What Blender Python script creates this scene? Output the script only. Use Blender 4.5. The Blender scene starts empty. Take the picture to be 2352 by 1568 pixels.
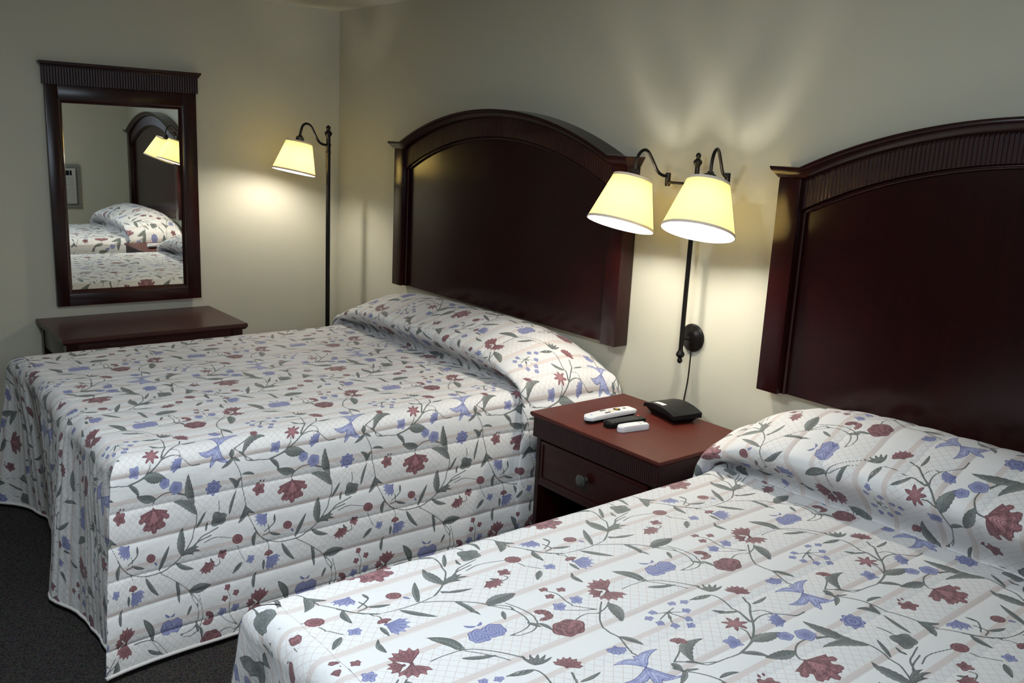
import bpy, bmesh, math, random
import numpy as np
from mathutils import Vector, Matrix
PI = math.pi
scn = bpy.context.scene
COL = scn.collection

BULB_STR = 330.
DAY = 34.
CEIL_W = 29.
EXPO = 0.

# ------------------------------------------------------------ helpers
def tag(o, label=None, cat=None, group=None, kind=None):
    if label: o['label'] = label
    if cat: o['category'] = cat
    if group: o['group'] = group
    if kind: o['kind'] = kind
    return o

def link(o, parent=None):
    COL.objects.link(o)
    if parent is not None:
        o.parent = parent
    return o

def empty(name, loc=(0, 0, 0), rot=(0, 0, 0)):
    o = bpy.data.objects.new(name, None)
    o.empty_display_size = .1
    o.location = loc
    o.rotation_euler = rot
    return link(o)

def obj(name, bm, mat, parent=None, smooth=None):
    me = bpy.data.meshes.new(name)
    bmesh.ops.recalc_face_normals(bm, faces=bm.faces[:])
    bm.to_mesh(me)
    bm.free()
    mats = mat if isinstance(mat, (list, tuple)) else [mat]
    for m in mats:
        me.materials.append(m)
    if smooth is not None:
        for p in me.polygons:
            p.use_smooth = True
        if smooth > 0:
            me.set_sharp_from_angle(angle=math.radians(smooth))
    o = bpy.data.objects.new(name, me)
    return link(o, parent)

def box(bm, lo, hi, bev=0., seg=2, mi=0, M=None):
    r = bmesh.ops.create_cube(bm, size=1)
    vs = r['verts']
    c = [(lo[i] + hi[i]) / 2 for i in range(3)]
    s = [abs(hi[i] - lo[i]) for i in range(3)]
    for v in vs:
        v.co = Vector((c[0] + v.co.x * s[0], c[1] + v.co.y * s[1], c[2] + v.co.z * s[2]))
    fs = list({f for v in vs for f in v.link_faces})
    if bev > 0:
        es = list({e for v in vs for e in v.link_edges})
        rr = bmesh.ops.bevel(bm, geom=es, offset=bev, segments=seg, affect='EDGES', profile=.6)
        fs = list({f for f in rr['faces']} | {f for f in fs if f.is_valid})
        vs = list({v for f in fs for v in f.verts})
    for f in fs:
        f.material_index = mi
    if M is not None:
        bmesh.ops.transform(bm, matrix=M, verts=vs)
    return vs

def lathe(bm, prof, n=32, M=None, mi=0, cap=True):
    rings = []
    for r, z in prof:
        rings.append([bm.verts.new((r * math.cos(2 * PI * k / n), r * math.sin(2 * PI * k / n), z)) for k in range(n)])
    for a, b in zip(rings[:-1], rings[1:]):
        for k in range(n):
            f = bm.faces.new((a[k], a[(k + 1) % n], b[(k + 1) % n], b[k]))
            f.material_index = mi
    if cap:
        if prof[0][0] > 1e-5: bm.faces.new(rings[0][::-1]).material_index = mi
        if prof[-1][0] > 1e-5: bm.faces.new(rings[-1]).material_index = mi
    vs = [v for r in rings for v in r]
    if M is not None:
        bmesh.ops.transform(bm, matrix=M, verts=vs)
    return vs

def smooth_path(pts, n=8):
    P = [Vector(p) for p in pts]
    P = [P[0] * 2 - P[1]] + P + [P[-1] * 2 - P[-2]]
    out = []
    for i in range(1, len(P) - 2):
        for k in range(n):
            t = k / n
            a, b, c, d = P[i - 1], P[i], P[i + 1], P[i + 2]
            out.append(.5 * ((2 * b) + (c - a) * t + (2 * a - 5 * b + 4 * c - d) * t * t + (3 * b - a - 3 * c + d) * t ** 3))
    out.append(P[-2])
    return out

def tube(bm, pts, r, n=12, mi=0, cap=True):
    pts = [Vector(p) for p in pts]
    rings = []
    up = Vector((0, 0, 1))
    prev = None
    for i, p in enumerate(pts):
        t = (pts[min(i + 1, len(pts) - 1)] - pts[max(i - 1, 0)]).normalized()
        if prev is None:
            a = up if abs(t.dot(up)) < .9 else Vector((1, 0, 0))
            x = t.cross(a).normalized()
        else:
            x = (prev - t * prev.dot(t)).normalized()
        prev = x
        y = t.cross(x)
        rr = r(i / (len(pts) - 1)) if callable(r) else r
        rings.append([bm.verts.new(p + (x * math.cos(2 * PI * k / n) + y * math.sin(2 * PI * k / n)) * rr) for k in range(n)])
    for a, b in zip(rings[:-1], rings[1:]):
        for k in range(n):
            bm.faces.new((a[k], a[(k + 1) % n], b[(k + 1) % n], b[k])).material_index = mi
    if cap:
        bm.faces.new(rings[0][::-1]); bm.faces.new(rings[-1])

def grid_faces(bm, rows, mi=0, flip=False):
    for a, b in zip(rows[:-1], rows[1:]):
        for k in range(len(a) - 1):
            q = (a[k], a[k + 1], b[k + 1], b[k])
            bm.faces.new(q[::-1] if flip else q).material_index = mi

def prism(bm, poly, y0, y1):
    """poly in (x,z), extruded from y0 to y1"""
    A = [bm.verts.new((x, y0, z)) for x, z in poly]
    B = [bm.verts.new((x, y1, z)) for x, z in poly]
    n = len(poly)
    bm.faces.new(A); bm.faces.new(B[::-1])
    for k in range(n):
        bm.faces.new((A[k], A[(k + 1) % n], B[(k + 1) % n], B[k]))

def loft_sections(bm, secs):
    """closed sections, joined in order and capped at both ends"""
    R = [[bm.verts.new(p) for p in s] for s in secs]
    n = len(R[0])
    for a, b in zip(R[:-1], R[1:]):
        for k in range(n):
            bm.faces.new((a[k], a[(k + 1) % n], b[(k + 1) % n], b[k]))
    bm.faces.new(R[0][::-1]); bm.faces.new(R[-1])

# ------------------------------------------------------------ materials
def new_mat(name):
    m = bpy.data.materials.new(name)
    m.use_nodes = True
    nt = m.node_tree
    return m, nt, nt.nodes['Principled BSDF'], nt.nodes['Material Output']

def simple(name, col, rough=.5, metal=0., coat=0., bump=0., bscale=200., emit=None, estr=0., spec=.5):
    m, nt, b, out = new_mat(name)
    b.inputs['Base Color'].default_value = (*col, 1)
    b.inputs['Roughness'].default_value = rough
    b.inputs['Metallic'].default_value = metal
    b.inputs['Coat Weight'].default_value = coat
    b.inputs['Coat Roughness'].default_value = .12
    b.inputs['Specular IOR Level'].default_value = spec
    tc = nt.nodes.new('ShaderNodeTexCoord')
    nz = nt.nodes.new('ShaderNodeTexNoise')
    nz.inputs['Scale'].default_value = bscale
    nt.links.new(tc.outputs['Object'], nz.inputs['Vector'])
    if bump > 0:
        bp = nt.nodes.new('ShaderNodeBump')
        bp.inputs['Strength'].default_value = bump
        bp.inputs['Distance'].default_value = .002
        nt.links.new(nz.outputs['Fac'], bp.inputs['Height'])
        nt.links.new(bp.outputs['Normal'], b.inputs['Normal'])
    mr = nt.nodes.new('ShaderNodeMapRange')
    mr.inputs['To Min'].default_value = max(0, rough - .04)
    mr.inputs['To Max'].default_value = min(1, rough + .04)
    nt.links.new(nz.outputs['Fac'], mr.inputs['Value'])
    nt.links.new(mr.outputs['Result'], b.inputs['Roughness'])
    if emit:
        b.inputs['Emission Color'].default_value = (*emit, 1)
        b.inputs['Emission Strength'].default_value = estr
    return m

def wood(name, c1, c2, rough=.3, axis='z', coat=.35, spec=.36):
    m, nt, b, out = new_mat(name)
    tc = nt.nodes.new('ShaderNodeTexCoord')
    mp = nt.nodes.new('ShaderNodeMapping')
    s = {'x': (1.2, 26, 26), 'y': (26, 1.2, 26), 'z': (26, 26, 1.2)}[axis]
    mp.inputs['Scale'].default_value = s
    nz = nt.nodes.new('ShaderNodeTexNoise')
    nz.inputs['Scale'].default_value = 2.2
    nz.inputs['Detail'].default_value = 6
    nz.inputs['Distortion'].default_value = .7
    cr = nt.nodes.new('ShaderNodeValToRGB')
    cr.color_ramp.elements[0].position = .3
    cr.color_ramp.elements[0].color = (*c1, 1)
    cr.color_ramp.elements[1].position = .72
    cr.color_ramp.elements[1].color = (*c2, 1)
    nt.links.new(tc.outputs['Object'], mp.inputs['Vector'])
    nt.links.new(mp.outputs['Vector'], nz.inputs['Vector'])
    nt.links.new(nz.outputs['Fac'], cr.inputs['Fac'])
    nt.links.new(cr.outputs['Color'], b.inputs['Base Color'])
    b.inputs['Roughness'].default_value = rough
    b.inputs['Coat Weight'].default_value = coat
    b.inputs['Coat Roughness'].default_value = .16
    b.inputs['Specular IOR Level'].default_value = spec
    bp = nt.nodes.new('ShaderNodeBump')
    bp.inputs['Strength'].default_value = .04
    bp.inputs['Distance'].default_value = .001
    nt.links.new(nz.outputs['Fac'], bp.inputs['Height'])
    nt.links.new(bp.outputs['Normal'], b.inputs['Normal'])
    return m

M_WALL = simple('wall_paint', (.54, .515, .41), .62, bump=.12, bscale=90, spec=.3)
M_CEIL = simple('ceiling_paint', (.62, .59, .51), .8, bump=.2, bscale=60, spec=.2)
M_WOOD = wood('cherry_wood_dark', (.0125, .0017, .0018), (.0185, .0023, .0023), .22, 'z', .0, .32)
M_WOODX = wood('cherry_wood_crosswise', (.019, .0026, .0023), (.030, .0038, .0032), .30, 'x', .0, .22)
M_FLUTE = wood('cherry_wood_fluted', (.014, .0022, .0025), (.022, .0030, .0032), .40, 'z', .0, .3)
M_GLOSS = wood('cherry_wood_polished', (.020, .0042, .0038), (.034, .0062, .0055), .12, 'z', .8)
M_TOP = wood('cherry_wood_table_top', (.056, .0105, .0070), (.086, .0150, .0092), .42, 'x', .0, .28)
M_DESK = wood('cherry_wood_desk_top', (.040, .011, .009), (.060, .017, .013), .38, 'y', .2)
M_METAL = simple('bronzed_black_metal', (.018, .015, .013), .32, .75)
M_BLACK = simple('black_plastic', (.006, .006, .007), .36, bump=.05, spec=.22)
M_WHITE = simple('white_plastic', (.72, .72, .74), .35)
M_GREY = simple('grey_rubber_keys', (.10, .10, .11), .55)
M_KNOB = simple('brushed_pewter', (.10, .10, .085), .35, .6)
M_BRASS = simple('brass', (.55, .38, .10), .3, .9)
M_DARKIN = simple('dark_unlit_board', (.010, .004, .004), .6)
M_MATT = simple('mattress_ticking', (.55, .55, .55), .8)
M_SPRING = simple('box_spring_cloth', (.16, .15, .15), .85)
M_ACB = simple('ac_casing', (.50, .49, .44), .5)
M_ACD = simple('ac_frame_grey', (.23, .23, .21), .55)

def mirror_mat():
    m, nt, b, out = new_mat('silvered_glass')
    b.inputs['Base Color'].default_value = (.93, .96, .93, 1)
    b.inputs['Metallic'].default_value = 1
    b.inputs['Roughness'].default_value = .004
    return m
M_MIRROR = mirror_mat()

def shade_mat(name, fac, c1, c2):
    m, nt, b, out = new_mat(name)
    nt.nodes.remove(b)
    tc = nt.nodes.new('ShaderNodeTexCoord')
    wv = nt.nodes.new('ShaderNodeTexNoise')
    wv.inputs['Scale'].default_value = 350
    cr = nt.nodes.new('ShaderNodeMix'); cr.data_type = 'RGBA'
    cr.inputs[6].default_value = (*c1, 1)
    cr.inputs[7].default_value = (*c2, 1)
    nt.links.new(tc.outputs['Object'], wv.inputs['Vector'])
    nt.links.new(wv.outputs['Fac'], cr.inputs[0])
    tr = nt.nodes.new('ShaderNodeBsdfTranslucent')
    df = nt.nodes.new('ShaderNodeBsdfDiffuse')
    df.inputs['Color'].default_value = (.82, .79, .70, 1)
    nt.links.new(cr.outputs[2], tr.inputs['Color'])
    mx = nt.nodes.new('ShaderNodeMixShader')
    mx.inputs[0].default_value = fac
    nt.links.new(df.outputs[0], mx.inputs[1])
    nt.links.new(tr.outputs[0], mx.inputs[2])
    nt.links.new(mx.outputs[0], out.inputs['Surface'])
    return m
M_SHADE = shade_mat('cream_shade_fabric', .42, (.96, .83, .45), (1., .88, .52))
M_TRIM = shade_mat('shade_trim_tape', .16, (.75, .58, .50), (.80, .62, .54))
BULB = simple('lit_bulb', (1, 1, 1), .5, emit=(1., .955, .86), estr=BULB_STR)

def carpet_mat():
    m, nt, b, out = new_mat('loop_pile_carpet')
    tc = nt.nodes.new('ShaderNodeTexCoord')
    mp = nt.nodes.new('ShaderNodeMapping')
    mp.inputs['Scale'].default_value = (150, 210, 150)
    mp.inputs['Rotation'].default_value = (0, 0, .3)
    vo = nt.nodes.new('ShaderNodeTexVoronoi')
    vo.inputs['Scale'].default_value = 1.
    vo.inputs['Randomness'].default_value = .55
    nz = nt.nodes.new('ShaderNodeTexNoise')
    nz.inputs['Scale'].default_value = .35
    cr = nt.nodes.new('ShaderNodeValToRGB')
    cr.color_ramp.elements[0].position = .05
    cr.color_ramp.elements[0].color = (.105, .092, .082, 1)
    cr.color_ramp.elements[1].position = .75
    cr.color_ramp.elements[1].color = (.018, .017, .018, 1)
    nt.links.new(tc.outputs['Object'], mp.inputs['Vector'])
    nt.links.new(mp.outputs[0], vo.inputs['Vector'])
    nt.links.new(mp.outputs[0], nz.inputs['Vector'])
    nt.links.new(vo.outputs['Distance'], cr.inputs[0])
    mx = nt.nodes.new('ShaderNodeMix'); mx.data_type = 'RGBA'; mx.blend_type = 'MULTIPLY'
    mx.inputs[0].default_value = .6
    nt.links.new(cr.outputs[0], mx.inputs[6])
    nt.links.new(nz.outputs['Color'], mx.inputs[7])
    nt.links.new(mx.outputs[2], b.inputs['Base Color'])
    b.inputs['Roughness'].default_value = .95
    b.inputs['Specular IOR Level'].default_value = .1
    bp = nt.nodes.new('ShaderNodeBump')
    bp.invert = True
    bp.inputs['Strength'].default_value = .8
    bp.inputs['Distance'].default_value = .004
    nt.links.new(vo.outputs['Distance'], bp.inputs['Height'])
    nt.links.new(bp.outputs['Normal'], b.inputs['Normal'])
    return m
M_CARPET = carpet_mat()

def quilt_mat():
    m, nt, b, out = new_mat('floral_quilt_cotton')
    N = nt.nodes; Lk = nt.links
    def math_(op, a, c=None, d=None, clamp=False):
        n = N.new('ShaderNodeMath'); n.operation = op; n.use_clamp = clamp
        for i, v in enumerate((a, c, d)):
            if v is None: continue
            if isinstance(v, (int, float)): n.inputs[i].default_value = v
            else: Lk.new(v, n.inputs[i])
        return n.outputs[0]
    def mixc(f, a, c):
        n = N.new('ShaderNodeMix'); n.data_type = 'RGBA'
        for k, v in ((0, f), (6, a), (7, c)):
            if isinstance(v, tuple): n.inputs[k].default_value = (*v, 1)
            elif isinstance(v, (int, float)): n.inputs[k].default_value = v
            else: Lk.new(v, n.inputs[k])
        return n.outputs[2]
    def sstep(v, lo, hi):
        n = N.new('ShaderNodeMapRange'); n.interpolation_type = 'SMOOTHSTEP'
        Lk.new(v, n.inputs[0]); n.inputs[1].default_value = lo; n.inputs[2].default_value = hi
        return n.outputs[0]
    ap = N.new('ShaderNodeAttribute'); ap.attribute_name = 'print_distance'
    at = N.new('ShaderNodeAttribute'); at.attribute_name = 'print_tone'
    ac = N.new('ShaderNodeAttribute'); ac.attribute_name = 'cloth_place'
    sp = N.new('ShaderNodeSeparateXYZ'); Lk.new(ap.outputs['Vector'], sp.inputs[0])
    sc = N.new('ShaderNodeSeparateXYZ'); Lk.new(ac.outputs['Vector'], sc.inputs[0])
    A_, B_ = sc.outputs[0], sc.outputs[1]
    # woven stripes and lattice
    u = math_('DIVIDE', A_, .0218); v = math_('DIVIDE', B_, .02375)
    d1 = math_('ABSOLUTE', math_('SUBTRACT', math_('FRACT', math_('ADD', u, v)), .5))
    d2 = math_('ABSOLUTE', math_('SUBTRACT', math_('FRACT', math_('ADD', math_('SUBTRACT', u, v), 100.)), .5))
    lat = math_('SUBTRACT', 1., sstep(math_('MINIMUM', d1, d2), .015, .05))
    w = math_('MULTIPLY', math_('SUBTRACT', math_('FRACT', math_('ADD', math_('DIVIDE', math_('SUBTRACT', B_, .075), .19), 100.5)), .5), .19)
    aw = math_('ABSOLUTE', w)
    inlat = sstep(aw, .042, .0425)
    lat = math_('MULTIPLY', lat, inlat)
    q = math_('SUBTRACT', aw, .030)
    instr = math_('MULTIPLY', sstep(q, 0., .0004), math_('SUBTRACT', 1., sstep(q, .0132, .0136)))
    fr = math_('ABSOLUTE', math_('SUBTRACT', math_('FRACT', math_('DIVIDE', q, .0033)), .5))
    lines = math_('MULTIPLY', instr, math_('ADD', math_('MULTIPLY', sstep(fr, .18, .40), .75), .25))
    pink = math_('MULTIPLY', math_('MAXIMUM', math_('MULTIPLY', lat, .75), lines), .72)
    base = mixc(pink, (.74, .73, .72), (.50, .335, .275))
    # drawn pen texture inside the print
    mpn = N.new('ShaderNodeVectorMath'); mpn.operation = 'SCALE'; mpn.inputs[3].default_value = 420.
    Lk.new(ac.outputs['Vector'], mpn.inputs[0])
    nz = N.new('ShaderNodeTexNoise'); nz.inputs['Scale'].default_value = 1.; nz.inputs['Detail'].default_value = 3
    Lk.new(mpn.outputs[0], nz.inputs['Vector'])
    pen = sstep(nz.outputs['Fac'], .35, .68)
    tone = math_('ADD', math_('MULTIPLY', at.outputs['Fac'], .72), math_('MULTIPLY', pen, .28), None, True)
    def ring(sock, sp_, amt):
        s_ = math_('SINE', math_('MULTIPLY', math_('ADD', sock, math_('MULTIPLY', nz.outputs['Fac'], .004)), 6.2832 / sp_))
        edge_ = sstep(sock, .0002, .0019)
        return math_('MULTIPLY', math_('ADD', math_('MULTIPLY', s_, amt), 1 - amt), math_('ADD', math_('MULTIPLY', edge_, .6), .4))
    tone_r = math_('MULTIPLY', tone, ring(sp.outputs[0], .0052, .32), None, True)
    tone_b = math_('MULTIPLY', tone, ring(sp.outputs[1], .0046, .20), None, True)
    tone_l = math_('MULTIPLY', tone, ring(sp.outputs[2], .0040, .22), None, True)
    jit = math_('MULTIPLY', math_('SUBTRACT', nz.outputs['Fac'], .5), .0008)
    leafc = mixc(tone_l, (.022, .030, .030), (.30, .33, .31))
    redc = mixc(tone_r, (.070, .013, .021), (.52, .225, .25))
    bluec = mixc(tone_b, (.040, .050, .21), (.54, .57, .80))
    c = base
    for sock, colr in ((sp.outputs[2], leafc), (sp.outputs[1], bluec), (sp.outputs[0], redc)):
        m_ = sstep(math_('ADD', sock, jit), -.0004, .0005)
        c = mixc(math_('MULTIPLY', m_, .95), c, colr)
    Lk.new(c, b.inputs['Base Color'])
    b.inputs['Roughness'].default_value = .62
    b.inputs['Specular IOR Level'].default_value = .25
    b.inputs['Sheen Weight'].default_value = .12
    n2 = N.new('ShaderNodeTexNoise'); n2.inputs['Scale'].default_value = 55.; n2.inputs['Detail'].default_value = 4
    Lk.new(ac.outputs['Vector'], n2.inputs['Vector'])
    bp = N.new('ShaderNodeBump'); bp.inputs['Strength'].default_value = .28; bp.inputs['Distance'].default_value = .006
    Lk.new(n2.outputs['Fac'], bp.inputs['Height'])
    Lk.new(bp.outputs['Normal'], b.inputs['Normal'])
    return m
M_QUILT = quilt_mat()
M_PIPE = simple('quilt_piping', (.62, .59, .57), .75, bump=.6, bscale=300)

# ------------------------------------------------------------ the printed cloth: one repeat of the floral pattern
PA, QB, RES = .435, .76, .00125
NA, NB = int(round(PA / RES)), int(round(QB / RES))
FLD = np.full((3, NB, NA), -.02, dtype=np.float32)      # red, blue, leaf: distance to the outline (inside positive)
TONE = np.full((NB, NA), .5, dtype=np.float32)

def stamp(ch, cx, cy, ext, fn):
    k = int(ext / RES) + 3
    i0, j0 = int(round(cx / RES)), int(round(cy / RES))
    ii = np.arange(i0 - k, i0 + k + 1); jj = np.arange(j0 - k, j0 + k + 1)
    X, Y = np.meshgrid(ii * RES - cx, jj * RES - cy)
    sd, tone = fn(X, Y)
    ia, ja = np.meshgrid(ii % NA, jj % NB)
    cur = FLD[ch][ja, ia]
    up = sd > cur
    FLD[ch][ja, ia] = np.where(up, sd, cur)
    t = TONE[ja, ia]
    TONE[ja, ia] = np.where(up & (sd > -.0015), tone, t)

def leaf_fn(dx, dy, w, bend, serr=0.):
    Ln = math.hypot(dx, dy) + 1e-6
    ux, uy = dx / Ln, dy / Ln
    def f(X, Y):
        t = (X * ux + Y * uy) / Ln
        d = -X * uy + Y * ux
        tc = np.clip(t, 0, 1)
        c = bend * Ln * 2.2 * tc * (1 - tc)
        ww = w * np.sin(PI * tc ** .8) ** .9 * (1 + serr * np.sin(tc * 44))
        e = d - c
        sd = ww - np.abs(e)
        sd = np.minimum(sd, np.minimum(t * Ln + .0005, (1 - t) * Ln + .0005))
        tone = .55 + .35 * np.sign(e) * np.minimum(1, np.abs(e) / (w + 1e-4)) - .5 * np.exp(-(e / .0009) ** 2) + .15 * np.sin(tc * 60 + np.abs(e) * 900)
        return sd, np.clip(tone, 0, 1)
    return f

def polar(r, Rf, tonef):
    def f(X, Y):
        rho = np.hypot(X, Y); ph = np.arctan2(Y, X)
        return (Rf(ph) * r - rho) * .8, np.clip(tonef(ph, rho / r), 0, 1)
    return f

def fan_fn(r, ang, spread, spikes, sp=.16, hollow=0.):
    def f(X, Y):
        rho = np.hypot(X, Y)
        ph = (np.arctan2(Y, X) - ang + PI) % (2 * PI) - PI
        R = r * (1 - sp * np.abs(np.sin(ph * spikes)) - .12 * np.abs(ph / spread) ** 2)
        sd = np.minimum((R - rho) * .8, (spread - np.abs(ph)) * np.maximum(rho, .002))
        sd = np.maximum(sd, .0035 - rho)
        tone = .55 + .4 * np.cos(ph * spikes * 2) * (rho / r) - .35 * (1 - rho / r)
        if hollow:
            tone = np.where((rho < r * .55) & (np.abs(ph) < .35), 1., tone + .25 * np.sin(rho / r * 26 + ph * 5))
        return sd, np.clip(tone, 0, 1)
    return f

def tri(x):
    return np.abs(((x / PI) % 2) - 1)

def put(kind, P, w, e):
    cx, cy = P[0]
    if kind == 'stem':
        pts = np.array(P)
        if len(pts) > 2:
            q = smooth_path([(x, y, 0) for x, y in P], 6)
            pts = np.array([(v.x, v.y) for v in q])
        for a, b in zip(pts[:-1], pts[1:]):
            m = (a + b) / 2; ex = np.hypot(*(b - a)) / 2 + w + .006
            w_ = max(w * 1.1, .0016)
            def f(X, Y, a=a - m, b=b - m):
                d = b - a; L2 = d @ d + 1e-12
                t = np.clip(((X - a[0]) * d[0] + (Y - a[1]) * d[1]) / L2, 0, 1)
                dd = np.hypot(X - a[0] - t * d[0], Y - a[1] - t * d[1])
                return w_ - dd, np.full(X.shape, .85)
            stamp(2, m[0], m[1], ex, f)
        return
    if kind in ('leaf', 'dot', 'bdot'):
        (x0, y0), (x1, y1) = P
        ch = {'leaf': 2, 'dot': 0, 'bdot': 1}[kind]
        big = w > .009
        stamp(ch, x0, y0, math.hypot(x1 - x0, y1 - y0) + w + .02, leaf_fn(x1 - x0, y1 - y0, w * (1.12 if big else 1.1) + .0003, e, .07 if big else 0.))
        return
    r = w * {'lily': 1.5, 'dbl': 1.22, 'tassel': 1.12, 'berry': 1.1, 'round': 1.1, 'rball': 1.15}.get(kind, 1.14)
    if kind == 'tassel':
        stamp(0, cx, cy, r * 1.3, fan_fn(r * 1.12, e, .62, 10, .10, 1.))
        stamp(0, cx, cy, r * 1.3, fan_fn(r * .86, e + .95, .36, 9, .14))
        stamp(0, cx, cy, r * 1.3, fan_fn(r * .86, e - .95, .36, 9, .14))
        for k, s in ((.95, .8), (-.95, .8), (.5, .95), (-.5, .95), (0, 1.05)):
            bx, by = cx + r * s * math.cos(e + k), cy + r * s * math.sin(e + k)
            stamp(0, bx, by, .02, polar(.0085, lambda p: .85 + .2 * tri(p * 5), lambda p, q: .35 + .6 * (q > .6)))
    elif kind == 'round':
        stamp(1, cx, cy, r * 1.3, polar(r, lambda p: 1 + .07 * np.cos(5 * p), lambda p, q: .15 + .55 * q))
    elif kind == 'rball':
        stamp(0, cx, cy, r * 1.3, polar(r, lambda p: 1 + .09 * np.cos(2 * p + 1) + .04 * np.cos(11 * p), lambda p, q: .25 + .3 * q + .2 * np.sin(q * 14)))
    elif kind == 'sun':
        stamp(1, cx, cy, r * 1.4, polar(r, lambda p: .80 + .28 * tri(p * 8), lambda p, q: .35 + .35 * np.cos(q * 16)))
    elif kind == 'holly':
        stamp(2, cx, cy, r * 1.4, polar(r, lambda p: .72 + .36 * tri((p - e) * 3.5), lambda p, q: .3 + .5 * tri((p - e) * 3.5) * q))
    elif kind == 'pred':
        stamp(0, cx, cy, r * 1.4, polar(r, lambda p: .86 + .18 * np.cos(5 * p + .4), lambda p, q: .05 + .6 * q))
    elif kind == 'fan':
        stamp(1, cx - r * .55 * math.cos(e), cy - r * .55 * math.sin(e), r * 1.9, fan_fn(r * 1.55, e, .95, 9, .25))
    elif kind in ('rfan', 'carn', 'bfl'):
        ch = 1 if kind == 'bfl' else 0
        stamp(ch, cx - r * .45 * math.cos(e), cy - r * .45 * math.sin(e), r * 1.8, fan_fn(r * 1.45, e, 1.2 if kind != 'carn' else 1.45, 8, .24))
    elif kind in ('bhalf', 'rbud', 'rcar'):
        ch = 1 if kind == 'bhalf' else 0
        stamp(ch, cx - r * .5 * math.cos(e), cy - r * .5 * math.sin(e), r * 1.8, fan_fn(r * 1.35, e, 1.35, 7, .14))
    elif kind in ('rstar', 'bstar', 'bsm', 'berry'):
        ch = 0 if kind == 'rstar' else 1
        stamp(ch, cx, cy, r * 1.6, polar(r, lambda p: .66 + .46 * tri((p - e) * 4.5), lambda p, q: .2 + .5 * q))
    elif kind == 'cshape':
        def f(X, Y):
            rho = np.hypot(X, Y); ph = np.arctan2(Y, X)
            sd = r * .42 - np.abs(rho - r * .72)
            sd = np.where(np.cos(ph + .3) > .6, np.minimum(sd, .0 - rho * .2), sd)
            return sd, np.clip(.35 + .3 * np.sin(ph * 9), 0, 1)
        stamp(0, cx, cy, r * 1.5, f)
    elif kind == 'dbl':
        for s in (-1, 1):
            stamp(0, cx, cy, r * 1.5, fan_fn(r * 1.12, e + 1.45 * s, .86, 9, .22))
        stamp(0, cx + r * .3 * math.cos(e), cy + r * .3 * math.sin(e), r, fan_fn(r * .7, e, .9, 7, .3))
    elif kind == 'bfly':
        for s in (-1, 1):
            ox, oy = -math.sin(e) * r * .5 * s, math.cos(e) * r * .5 * s
            stamp(1, cx + ox, cy + oy, r * 1.3, polar(r * .74, lambda p: 1 + .06 * np.cos(7 * p), lambda p, q: .45 + .45 * np.sin(q * 22 + p * 6)))
    elif kind == 'peony':
        stamp(0, cx, cy, r * 1.4, polar(r, lambda p: .90 + .13 * tri(p * 6) + .1 * np.cos(2 * p), lambda p, q: .25 + .35 * np.sin(q * 12 + 3 * np.cos(p * 3))))
    elif kind == 'aster':
        stamp(0, cx, cy, r * 1.4, polar(r, lambda p: .38 + .72 * tri(p * 7), lambda p, q: 1.05 - 1.1 * np.abs(q - .15)))
    elif kind == 'fbud':
        for k in (-.8, -.45, -.1, .25, .6):
            dx, dy = r * 1.5 * math.cos(e + k), r * 1.5 * math.sin(e + k)
            stamp(2, cx - r * .6 * math.cos(e), cy - r * .6 * math.sin(e), r * 2, leaf_fn(dx, dy, .004, .12 * k))
    elif kind == 'lily':
        for k, (a, ln, bd) in enumerate(((-2.7, 1., .42), (-1.75, .62, -.2), (-.75, .85, -.45), (.15, .95, .45), (1.2, 1.0, .12), (2.2, 1.0, -.42))):
            dx, dy = r * ln * math.cos(a), r * ln * math.sin(a)
            def f(X, Y, g=leaf_fn(dx, dy, .0098, bd)):
                sd, t = g(X, Y)
                return sd, np.clip(np.where(sd > .0018, .9, .1) - .45 * (np.hypot(X, Y) < .012) - .6 * (np.abs(sd - .0052) < .0007), 0, 1)
            stamp(1, cx, cy, r * 1.5, f)

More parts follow.
